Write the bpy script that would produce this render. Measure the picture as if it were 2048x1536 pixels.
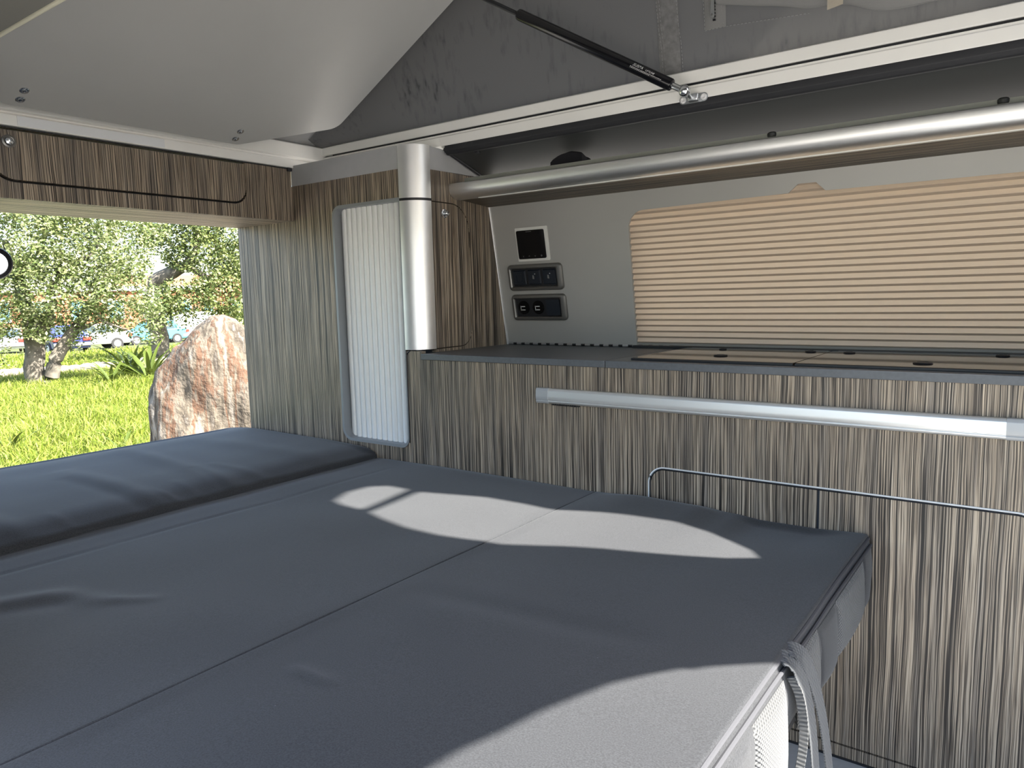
import bpy, bmesh, math, random
from mathutils import Vector, Matrix, noise
random.seed(7)
for o in list(bpy.data.objects): bpy.data.objects.remove(o)
scene = bpy.context.scene
COL = scene.collection

# ------------------------------------------------------------------ camera
F_PX, YAW, PITCH, ROLL = 1466.467, 0.93816873, 0.11977963, -0.0242012794
CAMZ = 1.0112
fw = Vector((-math.cos(YAW)*math.cos(PITCH), math.sin(YAW)*math.cos(PITCH), -math.sin(PITCH)))
rt = fw.cross(Vector((0, 0, 1))).normalized(); up = rt.cross(fw)
rt, up = math.cos(ROLL)*rt + math.sin(ROLL)*up, -math.sin(ROLL)*rt + math.cos(ROLL)*up
cam_d = bpy.data.cameras.new('camera'); cam = bpy.data.objects.new('camera', cam_d); COL.objects.link(cam)
cam_d.sensor_width = 36; cam_d.lens = F_PX/2048*36; cam_d.clip_start = 0.02; cam_d.clip_end = 500
M4 = Matrix((rt, up, -fw)).transposed().to_4x4(); M4.translation = (0, 0, CAMZ)
cam.matrix_world = M4
scene.camera = cam

# ------------------------------------------------------------------ light
SUN = Vector((1.0, 0.16, 0.95)).normalized()        # towards the sun: ahead of the van
world = bpy.data.worlds.new('sky'); scene.world = world; world.use_nodes = True
wn = world.node_tree; wn.nodes.clear()
wo = wn.nodes.new('ShaderNodeOutputWorld'); wb = wn.nodes.new('ShaderNodeBackground'); sk = wn.nodes.new('ShaderNodeTexSky')
sk.sky_type = 'NISHITA'; sk.sun_disc = False; sk.sun_elevation = math.asin(SUN.z)
sk.sun_rotation = math.atan2(SUN.x, SUN.y); sk.air_density = 1.0; sk.dust_density = 2.0; sk.ozone_density = 0.7
wb.inputs['Strength'].default_value = 0.36
wn.links.new(sk.outputs[0], wb.inputs[0]); wn.links.new(wb.outputs[0], wo.inputs[0])
sd = bpy.data.lights.new('sun', 'SUN'); so = bpy.data.objects.new('sun', sd); COL.objects.link(so)
sd.energy = 15.5; sd.angle = math.radians(0.55); sd.color = (1.0, 0.95, 0.87)
so.rotation_euler = SUN.to_track_quat('Z', 'Y').to_euler(); so.location = (4, 1, 5)
vs = scene.view_settings
vs.view_transform = 'Standard'; vs.look = 'None'; vs.gamma = 1; vs.use_curve_mapping = False
vs.exposure = 0.9

# ------------------------------------------------------------------ materials
def nt(name):
    m = bpy.data.materials.new(name); m.use_nodes = True
    t = m.node_tree; b = t.nodes['Principled BSDF']
    return m, t, b
def mat(name, col, rough=0.5, metal=0.0, spec=0.5, var=0.0, vscale=30, bump=0.0, bscale=400, sheen=0.0, emit=None, coat=0.0):
    m, t, b = nt(name)
    b.inputs['Base Color'].default_value = (*col, 1); b.inputs['Roughness'].default_value = rough
    b.inputs['Metallic'].default_value = metal; b.inputs['Specular IOR Level'].default_value = spec
    if sheen: b.inputs['Sheen Weight'].default_value = sheen; b.inputs['Sheen Roughness'].default_value = 0.5
    if coat: b.inputs['Coat Weight'].default_value = coat
    g = t.nodes.new('ShaderNodeNewGeometry')
    if var:
        n = t.nodes.new('ShaderNodeTexNoise'); n.inputs['Scale'].default_value = vscale; n.inputs['Detail'].default_value = 4
        r = t.nodes.new('ShaderNodeMapRange'); r.inputs['From Min'].default_value = .3; r.inputs['From Max'].default_value = .7
        r.inputs['To Min'].default_value = 1-var; r.inputs['To Max'].default_value = 1+var
        mx = t.nodes.new('ShaderNodeMix'); mx.data_type = 'RGBA'; mx.blend_type = 'MULTIPLY'; mx.inputs[0].default_value = 1
        mx.inputs[6].default_value = (*col, 1)
        t.links.new(g.outputs['Position'], n.inputs['Vector']); t.links.new(n.outputs[0], r.inputs[0])
        t.links.new(r.outputs[0], mx.inputs[7]); t.links.new(mx.outputs[2], b.inputs['Base Color'])
    if bump:
        n2 = t.nodes.new('ShaderNodeTexNoise'); n2.inputs['Scale'].default_value = bscale; n2.inputs['Detail'].default_value = 3
        bp = t.nodes.new('ShaderNodeBump'); bp.inputs['Strength'].default_value = bump; bp.inputs['Distance'].default_value = .002
        t.links.new(g.outputs['Position'], n2.inputs['Vector']); t.links.new(n2.outputs[0], bp.inputs['Height']); t.links.new(bp.outputs[0], b.inputs['Normal'])
    if emit:
        b.inputs['Emission Color'].default_value = (*emit[0], 1); b.inputs['Emission Strength'].default_value = emit[1]
    return m
def ramp(t, stops):
    r = t.nodes.new('ShaderNodeValToRGB'); e = r.color_ramp.elements
    while len(e) < len(stops): e.new(0.5)
    for k, (p, c) in enumerate(stops): e[k].position = p; e[k].color = (*c, 1)
    return r
def wood(name, across, along, tone=1.0):
    """zebrano laminate: streaks run along one world axis"""
    m, t, b = nt(name)
    N, L = t.nodes, t.links
    g = N.new('ShaderNodeNewGeometry'); s = N.new('ShaderNodeSeparateXYZ'); L.new(g.outputs['Position'], s.inputs[0])
    U, V = s.outputs['XYZ'.index(across)], s.outputs['XYZ'.index(along)]
    def vec(su, sv, off=None):
        a = N.new('ShaderNodeMath'); a.operation = 'MULTIPLY'; a.inputs[1].default_value = su; L.new(U, a.inputs[0])
        c = N.new('ShaderNodeMath'); c.operation = 'MULTIPLY'; c.inputs[1].default_value = sv; L.new(V, c.inputs[0])
        o = a.outputs[0]
        if off is not None:
            d = N.new('ShaderNodeMath'); d.operation = 'ADD'; L.new(o, d.inputs[0]); L.new(off, d.inputs[1]); o = d.outputs[0]
        x = N.new('ShaderNodeCombineXYZ'); L.new(o, x.inputs[0]); L.new(c.outputs[0], x.inputs[1]); return x.outputs[0]
    def noi(v, detail=2, rough=.55):
        n = N.new('ShaderNodeTexNoise'); n.inputs['Scale'].default_value = 1; n.inputs['Detail'].default_value = detail; n.inputs['Roughness'].default_value = rough
        L.new(v, n.inputs['Vector']); return n.outputs[0]
    w = N.new('ShaderNodeMath'); w.operation = 'MULTIPLY'; w.inputs[1].default_value = 5.0; L.new(noi(vec(11, 2.6), 3), w.inputs[0])
    n1 = noi(vec(400, 1.4, w.outputs[0]), 2.6, .62)
    T = lambda r_, g_, b_: (r_*tone, g_*tone, b_*tone)
    c1 = ramp(t, [(.405, T(.020, .016, .013)), (.455, T(.085, .068, .054)), (.495, T(.29, .24, .185)), (.56, T(.43, .36, .28)), (.66, T(.56, .485, .385))])
    L.new(n1, c1.inputs[0])
    n2 = noi(vec(900, 6, w.outputs[0]), 2, .6)
    r2 = ramp(t, [(.40, (.30, .28, .27)), (.47, (.85, .84, .83)), (.60, (1.12, 1.12, 1.12))]); L.new(n2, r2.inputs[0])
    mx = N.new('ShaderNodeMix'); mx.data_type = 'RGBA'; mx.blend_type = 'MULTIPLY'; mx.inputs[0].default_value = 1
    L.new(c1.outputs[0], mx.inputs[6]); L.new(r2.outputs[0], mx.inputs[7])
    n3 = noi(vec(70, .5), 3)
    r3 = ramp(t, [(.36, (.60, .60, .62)), (.50, (.95, .93, .90)), (.65, (1.10, 1.05, .98))]); L.new(n3, r3.inputs[0])
    m2 = N.new('ShaderNodeMix'); m2.data_type = 'RGBA'; m2.blend_type = 'MULTIPLY'; m2.inputs[0].default_value = 1
    L.new(mx.outputs[2], m2.inputs[6]); L.new(r3.outputs[0], m2.inputs[7]); L.new(m2.outputs[2], b.inputs['Base Color'])
    bp = N.new('ShaderNodeBump'); bp.inputs['Strength'].default_value = .25; bp.inputs['Distance'].default_value = .001
    L.new(n2, bp.inputs['Height']); L.new(bp.outputs[0], b.inputs['Normal'])
    b.inputs['Roughness'].default_value = .48; b.inputs['Specular IOR Level'].default_value = .5
    return m
def weave(name, col, scale, amp, rough=.9, sheen=.25, contrast=.35):
    m, t, b = nt(name); N, L = t.nodes, t.links
    g = N.new('ShaderNodeNewGeometry'); s = N.new('ShaderNodeSeparateXYZ'); L.new(g.outputs['Position'], s.inputs[0])
    def sn(o, k):
        a = N.new('ShaderNodeMath'); a.operation = 'MULTIPLY'; a.inputs[1].default_value = k; L.new(o, a.inputs[0])
        c = N.new('ShaderNodeMath'); c.operation = 'SINE'; L.new(a.outputs[0], c.inputs[0]); return c.outputs[0]
    pr = N.new('ShaderNodeMath'); pr.operation = 'MULTIPLY'; L.new(sn(s.outputs[1], scale), pr.inputs[0]); L.new(sn(s.outputs[2], scale), pr.inputs[1])
    mr = N.new('ShaderNodeMapRange'); mr.inputs[1].default_value = -1; mr.inputs[3].default_value = 1-contrast; mr.inputs[4].default_value = 1+contrast; L.new(pr.outputs[0], mr.inputs[0])
    mx = N.new('ShaderNodeMix'); mx.data_type = 'RGBA'; mx.blend_type = 'MULTIPLY'; mx.inputs[0].default_value = 1; mx.inputs[6].default_value = (*col, 1)
    L.new(mr.outputs[0], mx.inputs[7]); L.new(mx.outputs[2], b.inputs['Base Color'])
    bp = N.new('ShaderNodeBump'); bp.inputs['Strength'].default_value = amp; bp.inputs['Distance'].default_value = .002; L.new(pr.outputs[0], bp.inputs['Height']); L.new(bp.outputs[0], b.inputs['Normal'])
    b.inputs['Roughness'].default_value = rough; b.inputs['Sheen Weight'].default_value = sheen
    return m
WX = wood('zebrano_front', 'X', 'Z'); WY = wood('zebrano_side', 'Y', 'Z'); WS = wood('zebrano_shelf', 'Y', 'X', .55)
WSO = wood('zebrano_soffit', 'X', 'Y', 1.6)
ALU = mat('satin_aluminium', (.92, .92, .915), .42, 1.0, var=.03, vscale=8)
ALU2 = mat('brushed_aluminium_rail', (.80, .80, .79), .42, .85)
CHROME = mat('zinc_steel', (.72, .74, .76), .22, 1.0)
ZINC = mat('zinc_plate', (.58, .60, .62), .35, .95)
GREY = mat('grey_edge_profile', (.27, .285, .30), .45, .2)
BAND = mat('grey_laminate_band', (.40, .405, .41), .5, var=.03)
WALLM = mat('light_grey_wall_laminate', (.41, .405, .385), .42, .1, var=.03, vscale=4)
WTOP = mat('slate_grey_worktop', (.105, .112, .122), .42, var=.08, vscale=120)
WHITE = mat('white_painted_metal', (.93, .92, .885), .3, var=.03, vscale=6)
ROOFW = mat('white_roof_board', (.53, .53, .515), .5, var=.03, vscale=3)
TAMB = mat('white_tambour_slat', (.90, .90, .89), .45)
BLACK = mat('black_plastic', (.012, .013, .016), .4)
GLOSSB = mat('glossy_black_glass', (.003, .003, .004), .12, spec=.25)
RUBBER = mat('black_rubber', (.02, .021, .025), .6, bump=.3, bscale=200)
DARK = mat('dark_headliner', (.036, .039, .039), .5)
LINER = mat('grey_headliner', (.21, .205, .195), .8, bump=.2)
NAVY = mat('dark_blue_rocker', (.012, .017, .026), .35)
GUN = mat('gunmetal_frame', (.23, .225, .215), .35, .75)
BEZEL = mat('pale_bezel', (.78, .78, .74), .4)
PRINT = mat('white_print', (.75, .75, .75), .5)
HINGE = mat('hinge_steel', (.55, .56, .57), .35, .8)
GLASSLID = mat('bronze_glass_lid', (.050, .036, .027), .05, spec=.45)
FLOORM = mat('light_grey_floor', (.42, .43, .43), .5, var=.05, vscale=60)
BENCH = mat('dark_bench_base', (.05, .05, .055), .6)
BEIGE = mat('beige_strap', (.42, .38, .31), .8, bump=.4, bscale=500)
PADM = weave('grey_mesh_pad', (.062, .065, .067), 900, .8)
STRAPM = weave('ribbed_grey_webbing', (.042, .047, .053), 900, .35, contrast=.25)
CREAM = mat('cream_edge', (.72, .69, .55), .5)

def bed_fabric():
    m, t, b = nt('charcoal_bed_fabric'); N, L = t.nodes, t.links
    g = N.new('ShaderNodeNewGeometry')
    n = N.new('ShaderNodeTexNoise'); n.inputs['Scale'].default_value = 480; n.inputs['Detail'].default_value = 4; n.inputs['Roughness'].default_value = .7; L.new(g.outputs['Position'], n.inputs['Vector'])
    n2 = N.new('ShaderNodeTexNoise'); n2.inputs['Scale'].default_value = 3; n2.inputs['Detail'].default_value = 3; L.new(g.outputs['Position'], n2.inputs['Vector'])
    v = N.new('ShaderNodeTexVoronoi'); v.inputs['Scale'].default_value = 22; L.new(g.outputs['Position'], v.inputs['Vector'])
    a = ramp(t, [(.34, (.014, .0155, .018)), (.66, (.039, .0415, .047))]); L.new(n.outputs[0], a.inputs[0])
    c = ramp(t, [(.3, (.92, .92, .93)), (.7, (1.08, 1.08, 1.07))]); L.new(n2.outputs[0], c.inputs[0])
    mx = N.new('ShaderNodeMix'); mx.data_type = 'RGBA'; mx.blend_type = 'MULTIPLY'; mx.inputs[0].default_value = 1
    L.new(a.outputs[0], mx.inputs[6]); L.new(c.outputs[0], mx.inputs[7])
    d = ramp(t, [(.0, (1, 1, 1)), (.018, (0, 0, 0))]); L.new(v.outputs['Distance'], d.inputs[0])
    m2 = N.new('ShaderNodeMix'); m2.data_type = 'RGBA'; L.new(d.outputs[0], m2.inputs[0]); L.new(mx.outputs[2], m2.inputs[6]); m2.inputs[7].default_value = (.25, .25, .25, 1)
    L.new(m2.outputs[2], b.inputs['Base Color'])
    bp = N.new('ShaderNodeBump'); bp.inputs['Strength'].default_value = .35; bp.inputs['Distance'].default_value = .001; L.new(n.outputs[0], bp.inputs['Height']); L.new(bp.outputs[0], b.inputs['Normal'])
    b.inputs['Roughness'].default_value = .85; b.inputs['Sheen Weight'].default_value = .2; b.inputs['Sheen Roughness'].default_value = .45; b.inputs['Specular IOR Level'].default_value = .3
    return m
FAB = bed_fabric()
PIPE = mat('charcoal_piping', (.05, .052, .06), .8)

def tent_fabric():
    m, t, b = nt('grey_tent_canvas'); N, L = t.nodes, t.links
    g = N.new('ShaderNodeNewGeometry'); mp = N.new('ShaderNodeMapping'); mp.inputs['Scale'].default_value = (60, 60, 14); L.new(g.outputs['Position'], mp.inputs[0])
    n = N.new('ShaderNodeTexNoise'); n.inputs['Scale'].default_value = 1; n.inputs['Detail'].default_value = 4; L.new(mp.outputs[0], n.inputs['Vector'])
    n2 = N.new('ShaderNodeTexNoise'); n2.inputs['Scale'].default_value = 5; L.new(g.outputs['Position'], n2.inputs['Vector'])
    ad = N.new('ShaderNodeMath'); ad.operation = 'MULTIPLY'; L.new(n.outputs[0], ad.inputs[0]); L.new(n2.outputs[0], ad.inputs[1])
    a = ramp(t, [(.30, (.115, .115, .117)), (.40, (.085, .086, .09)), (.47, (.03, .031, .035))]); L.new(ad.outputs[0], a.inputs[0])
    L.new(a.outputs[0], b.inputs['Base Color']); b.inputs['Roughness'].default_value = .8; b.inputs['Sheen Weight'].default_value = .1
    tr = N.new('ShaderNodeBsdfTranslucent'); tr.inputs[0].default_value = (.40, .39, .37, 1); ms = N.new('ShaderNodeMixShader'); ms.inputs[0].default_value = .032
    L.new(b.outputs[0], ms.inputs[1]); L.new(tr.outputs[0], ms.inputs[2]); L.new(ms.outputs[0], t.nodes['Material Output'].inputs[0])
    return m
TENT = tent_fabric()
FLAPM = mat('grey_flap_canvas', (.23, .23, .23), .85, bump=.3, bscale=700)
STITCH = mat('pale_stitching', (.33, .33, .33), .9)

def blind_mat():
    m, t, b = nt('beige_pleated_blind'); N, L = t.nodes, t.links
    out = t.nodes['Material Output']
    b.inputs['Base Color'].default_value = (.64, .53, .42, 1); b.inputs['Roughness'].default_value = .8
    tr = N.new('ShaderNodeBsdfTranslucent'); tr.inputs[0].default_value = (.60, .43, .30, 1)
    mx = N.new('ShaderNodeMixShader'); mx.inputs[0].default_value = .25
    L.new(b.outputs[0], mx.inputs[1]); L.new(tr.outputs[0], mx.inputs[2]); L.new(mx.outputs[0], out.inputs[0])
    return m
BLIND = blind_mat(); BLIND2 = mat('beige_blind_shaded_fold', (.44, .355, .28), .85)  # darker beige puts the shade of the down-facing folds into the colour
def glass_mat():
    m, t, b = nt('window_glass')
    b.inputs['Base Color'].default_value = (.75, .8, .78, 1); b.inputs['Roughness'].default_value = .02; b.inputs['Transmission Weight'].default_value = 1.0; b.inputs['IOR'].default_value = 1.02
    return m
PANE = glass_mat()

# ------------------------------------------------------------------ helpers
def fillet(pts, n=8):
    """pts: (u, v[, radius]) corners of a closed outline -> rounded outline"""
    out = []; k = len(pts)
    for i in range(k):
        p = Vector(pts[i][:2]); r = pts[i][2] if len(pts[i]) > 2 else 0
        if r <= 0: out.append((p.x, p.y)); continue
        a = Vector(pts[i-1][:2])-p; b = Vector(pts[(i+1) % k][:2])-p
        la, lb = a.length, b.length; a /= la; b /= lb
        ang = a.angle(b); d = min(r/math.tan(ang/2), la*.98, lb*.98); r = d*math.tan(ang/2)
        c = p+(a+b).normalized()*(r/math.sin(ang/2))
        s, e = p+a*d-c, p+b*d-c
        a0 = math.atan2(s.y, s.x); a1 = math.atan2(e.y, e.x); da = (a1-a0+math.pi) % (2*math.pi)-math.pi
        for j in range(n+1):
            t = a0+da*j/n; out.append((c.x+r*math.cos(t), c.y+r*math.sin(t)))
    return out
class G:
    def __init__(s): s.v = []; s.f = []
    def add(s, vs, fs):
        o = len(s.v); s.v += [Vector(p) for p in vs]; s.f += [tuple(i+o for i in f) for f in fs]; return s
    def box(s, x0, x1, y0, y1, z0, z1):
        return s.add([(x, y, z) for x in (x0, x1) for y in (y0, y1) for z in (z0, z1)],
                     [(0, 1, 3, 2), (4, 6, 7, 5), (0, 4, 5, 1), (2, 3, 7, 6), (0, 2, 6, 4), (1, 5, 7, 3)])
    def prism(s, poly, to3, a, b):
        n = len(poly)
        vs = [to3(u, v, a) for u, v in poly]+[to3(u, v, b) for u, v in poly]
        return s.add(vs, [tuple(range(n-1, -1, -1)), tuple(range(n, 2*n))]+[(i, (i+1) % n, n+(i+1) % n, n+i) for i in range(n)])
    def plate(s, outer, holes, to3, a, b):
        bm = bmesh.new(); es = []
        for lp in [outer]+holes:
            vs = [bm.verts.new((u, v, 0)) for u, v in lp]
            es += [bm.edges.new((vs[i], vs[(i+1) % len(vs)])) for i in range(len(vs))]
        bmesh.ops.triangle_fill(bm, use_beauty=True, use_dissolve=False, edges=es)
        bm.verts.index_update(); bm.faces.index_update()
        pts = [v.co.copy() for v in bm.verts]; n = len(pts)
        fs = []
        for f in bm.faces:
            ids = [v.index for v in f.verts]
            fs.append(tuple(ids)); fs.append(tuple(i+n for i in reversed(ids)))
        k = 0
        for lp in [outer]+holes:
            m = len(lp)
            for i in range(m): fs.append((k+i, k+(i+1) % m, n+k+(i+1) % m, n+k+i))
            k += m
        bm.free()
        return s.add([to3(p.x, p.y, a) for p in pts]+[to3(p.x, p.y, b) for p in pts], fs)
    def tube(s, path, r, n=10, closed=False, cap=True, flat=None):
        path = [Vector(p) for p in path]; m = len(path); rings = []
        up0 = Vector((0, 0, 1))
        for i, p in enumerate(path):
            a = path[i-1] if (i or closed) else p; b = path[(i+1) % m] if (i < m-1 or closed) else p
            t = (b-a).normalized(); q = up0 if abs(t.dot(up0)) < .95 else Vector((1, 0, 0))
            e1 = t.cross(q).normalized(); e2 = e1.cross(t)
            rr = r[i] if isinstance(r, (list, tuple)) else r
            rings.append([p+rr*(math.cos(2*math.pi*k/n)*e1+math.sin(2*math.pi*k/n)*e2*(flat or 1)) for k in range(n)])
        fs = []
        for i in range(m if closed else m-1):
            j = (i+1) % m
            for k in range(n): fs.append((i*n+k, i*n+(k+1) % n, j*n+(k+1) % n, j*n+k))
        if cap and not closed: fs += [tuple(range(n-1, -1, -1)), tuple(range((m-1)*n, m*n))]
        return s.add([v for r_ in rings for v in r_], fs)
    def lathe(s, prof, to3, n=20):
        """prof: (radius, height) list"""
        vs = []; m = len(prof)
        for r, h in prof:
            for k in range(n): vs.append(to3(r*math.cos(2*math.pi*k/n), r*math.sin(2*math.pi*k/n), h))
        fs = [(i*n+k, i*n+(k+1) % n, (i+1)*n+(k+1) % n, (i+1)*n+k) for i in range(m-1) for k in range(n)]
        fs += [tuple(range(n-1, -1, -1)), tuple(range((m-1)*n, m*n))]
        return s.add(vs, fs)
    def grid(s, nu, nv, fn):
        vs = [fn(i/nu, j/nv) for i in range(nu+1) for j in range(nv+1)]
        return s.add(vs, [(i*(nv+1)+j, (i+1)*(nv+1)+j, (i+1)*(nv+1)+j+1, i*(nv+1)+j+1) for i in range(nu) for j in range(nv)])
    def build(s, name, m, parent=None, smooth=True, bevel=0, ang=32, seg=2, **tags):
        lo = Vector((min(v[i] for v in s.v) for i in range(3))); hi = Vector((max(v[i] for v in s.v) for i in range(3)))
        c = Vector(((lo.x+hi.x)/2, (lo.y+hi.y)/2, lo.z))
        me = bpy.data.meshes.new(name); me.from_pydata([v-c for v in s.v], [], s.f)
        bm = bmesh.new(); bm.from_mesh(me); bmesh.ops.remove_doubles(bm, verts=bm.verts, dist=1e-6); bmesh.ops.recalc_face_normals(bm, faces=bm.faces); bm.to_mesh(me); bm.free()
        if smooth:
            me.polygons.foreach_set('use_smooth', [True]*len(me.polygons)); me.set_sharp_from_angle(angle=math.radians(ang))
        me.materials.append(m)
        o = bpy.data.objects.new(name, me); COL.objects.link(o)
        if parent is not None:
            o.parent = parent; o.location = c-wloc(parent)
        else: o.location = c
        if bevel:
            b = o.modifiers.new('bevel', 'BEVEL'); b.width = bevel; b.segments = seg; b.limit_method = 'ANGLE'; b.angle_limit = math.radians(40)
        for k, v in tags.items(): o[k] = v
        return o
def wloc(o):
    l = Vector(o.location)
    return l+(wloc(o.parent) if o.parent else Vector((0, 0, 0)))
def thing(name, loc, label, category, group=None):
    o = bpy.data.objects.new(name, None); COL.objects.link(o); o.location = loc; o.empty_display_size = .05
    o['label'] = label; o['category'] = category
    if group: o['group'] = group
    return o
def dup(src, parent, delta):
    c = src.copy(); COL.objects.link(c); c.parent = parent; c.location = Vector(src.location)+Vector(delta)
    return c
XZ = lambda u, v, w: (u, w, v)     # outline in x,z ; depth y
YZ = lambda u, v, w: (w, u, v)     # outline in y,z ; depth x
XY = lambda u, v, w: (u, v, w)
STRUCT = dict(kind='structure')
def circ(u, v, r, n=16): return [(u+r*math.cos(2*math.pi*i/n), v+r*math.sin(2*math.pi*i/n)) for i in range(n)]

# ------------------------------------------------------------------ main dimensions (metres, van floor z = 0, x forward, y to the kitchen wall)
YF, XS, ZT = 1.6, -1.504, .846
XR = -2.385                         # rear edge of the furniture
XF = .62                            # plane of the added front bulkhead
RAILY, RAILY2 = 1.726, .58
TH = math.radians(28)               # pitch of the raised roof
WDIR = Vector((0, -.1804, .9836)); WNRM = Vector((0, -.9836, -.1804))
def wallpt(x, z, w):                # a point on the sloping kitchen wall at height z, w proud of it
    p = Vector((x, 2.031, .843))+WDIR*((z-.843)/.9836)+WNRM*w
    return tuple(p)
def roofpt(s, y, w):                # a point on the raised roof board
    return (-2.0+s*math.cos(TH)-w*math.sin(TH), y, 1.485+s*math.sin(TH)+w*math.cos(TH))

# ================================================================== SHELL
G().box(-2.6, XF, .22, 2.12, -.04, 0).build('floor', FLOORM, **STRUCT)
# kitchen wall with the window opening
win = fillet([(-1.012, .843), (.30, .843), (.30, 1.2475), (-.461, 1.2505), (-.4835, 1.2725), (-.5265, 1.2725), (-.551, 1.2525), (-1.005, 1.2455, .05)])
wall_o = [(XS-.25, .78), (-1.014, .78), (-1.013, .842), (-1.0125, .8425)]
G().plate([(XS-.001, .70), (.60, .70), (.60, 1.33), (XS-.001, 1.33)], [win], wallpt, 0, -.02).build('wall_left', WALLM, **STRUCT)
G().box(-2.5, XF, 2.07, 2.10, 0, .85).build('wall_left_lower', mat('hidden_wall', (.3, .3, .3), .7), **STRUCT)
w1 = bpy.data.objects.new('window_1', None); COL.objects.link(w1); w1.location = (-.36, 2.05, .85); w1['kind'] = 'structure'
G().plate([(-1.05, .80), (.34, .80), (.34, 1.29), (-1.05, 1.29)], [[(-.99, .86), (.28, .86), (.28, 1.235), (-.99, 1.235)]], wallpt, -.045, -.07).build('window_frame', RUBBER, w1)
G().plate([(-.99, .86), (.28, .86), (.28, 1.235), (-.99, 1.235)], [], wallpt, -.052, -.056).build('pane', PANE, w1)
G().box(-1.012, .30, 2.0, 2.05, .80, .8535).build('sill_gap_shade', BLACK, w1)  # black strip stands in for the shaded gap behind the worktop
# light joint strip where wall meets wardrobe
g = G(); g.tube([wallpt(XS+.004, .846, .003), wallpt(XS+.004, 1.301, .003)], .0042, 8); g.build('trim_1', ALU, **STRUCT)
# opposite side wall: door opening beside the photographer
do = fillet([(-1.02, .02, .05), (.50, .02, .05), (.50, 1.37, .12), (-1.02, 1.37, .12)])
G().plate([(-2.5, -.02), (XF, -.02), (XF, 1.42), (-2.5, 1.42)], [do], XZ, .20, .27).build('wall_right', mat('pale_side_trim', (.5, .5, .48), .6), **STRUCT)
# added unseen bulkhead under the front canvas; holes shaped to cast the sun patches
BZ, AY = .95, .16
def cast(x, y): return (y+AY*(XF-x), .51+BZ*(XF-x))
hA = [cast(x, y) for x, y in ((-.517, .53), (-.509, .579), (-.492, .63), (-.477, .692), (-.458, .743), (-.437, .796), (-.404, .845), (-.357, .901), (-.315, .937), (-.272, .973), (-.2, 1.02), (-.1, 1.05))]
hi_ = [p for p in hA if p[1] > 1.455]; lo_ = [p for p in hA if p[1] < 1.455]; t_ = (1.455-lo_[0][1])/(hi_[-1][1]-lo_[0][1]); yR = lo_[0][0]+(hi_[-1][0]-lo_[0][0])*t_
hB1 = [cast(x, y) for x, y in ((-1.435, 1.186), (-1.468, 1.255), (-1.459, 1.32), (-1.418, 1.352), (-1.345, 1.352), (-1.315, 1.165), (-1.39, 1.170))]
hB2 = [cast(x, y) for x, y in ((-1.305, 1.350), (-1.212, 1.374), (-1.124, 1.398), (-1.007, 1.402), (-.943, 1.398), (-.855, 1.420), (-.759, 1.434), (-.655, 1.445), (-.573, 1.441), (-.501, 1.419), (-.448, 1.382), (-.423, 1.345), (-.474, 1.310), (-.54, 1.284), (-.621, 1.256), (-.699, 1.232), (-.771, 1.205), (-.891, 1.15), (-.955, 1.135), (-1.027, 1.124), (-1.13, 1.124), (-1.225, 1.140), (-1.28, 1.158))]
wf = G().plate([(.22, -.02), (2.12, -.02), (2.12, 1.455), (yR, 1.455)]+lo_+[(1.175, .9), (1.175, .05), (.42, .05), (.42, 1.40), (.22, 1.40)], [], YZ, XF, XF+.012).build('sun_mask_bulkhead', LINER, **STRUCT)
G().plate([(yR, 1.456), (1.86, 1.456), (1.86, 2.97), (.45, 2.97), (.45, hi_[0][1])]+hi_, [hB1, hB2], YZ, XF+.004, XF+.0055).build('front_canvas', TENT, wf)
# dark side headliner over the shelf + rubber edge, and grey headliner on the door side
G().prism([(1.728, 1.452), (1.96, 1.376), (1.99, 1.376), (1.99, 1.40), (1.74, 1.475)], YZ, XS, XF).build('ceiling', DARK, **STRUCT)
G().prism([(.265, 1.40), (.525, 1.452), (.525, 1.475), (.265, 1.43)], YZ, -2.2, XF).build('ceiling_door_side', LINER, **STRUCT)
prof = fillet([(1.722, 1.4635, .003), (1.722, 1.447, .004), (1.731, 1.4365, .008), (1.745, 1.4365, .006), (1.752, 1.45, .003), (1.752, 1.4635, .002)], 4)
ru = G().prism(prof, YZ, XS+.012, XF).build('trim_2', RUBBER, **STRUCT)
G().tube([(XS+.008, 1.731, 1.449), (XS+.008, 1.926, 1.3885)], .005, 8).build('edge_piping', RUBBER, ru)
G().box(XS+.10, XS+.115, 1.752, 1.762, 1.433, 1.445).build('clip', RUBBER, ru, bevel=.002)
# roof opening rails
rp = [(1.736, 1.4585), (1.7215, 1.4635), (1.7215, 1.4895), (1.7255, 1.492), (1.7255, 1.4975), (1.742, 1.4975), (1.742, 1.5030), (1.7215, 1.5030), (1.7225, 1.5295), (1.731, 1.534), (1.80, 1.534), (1.80, 1.4585)]
r1 = G().prism(rp, YZ, -2.055, XF).build('trim_3', WHITE, bevel=.0012, **STRUCT)
G().box(-2.0, XF, 1.7275, 1.7415, 1.4976, 1.5029).build('slot_seal', BLACK, r1)
G().prism([(2.258-y, z) for y, z in rp], YZ, -2.055, XF).build('trim_4', WHITE, bevel=.0012, **STRUCT)
G().prism([(.5215, 1.449), (.5305, 1.449), (.5305, 1.458), (.5215, 1.458)], YZ, -2.055, XF).build('trim_5', CREAM, bevel=.003, **STRUCT)
xp = [(-2.052, 1.449), (-2.052, 1.476), (-2.058, 1.479), (-2.058, 1.482), (-2.046, 1.485), (-2.046, 1.528), (-2.056, 1.534), (-2.16, 1.534), (-2.16, 1.449)]
rr_ = G().prism(xp, lambda u, v, w: (u, w, v), .58, 1.735).build('trim_6', WHITE, bevel=.0015, **STRUCT)
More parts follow.
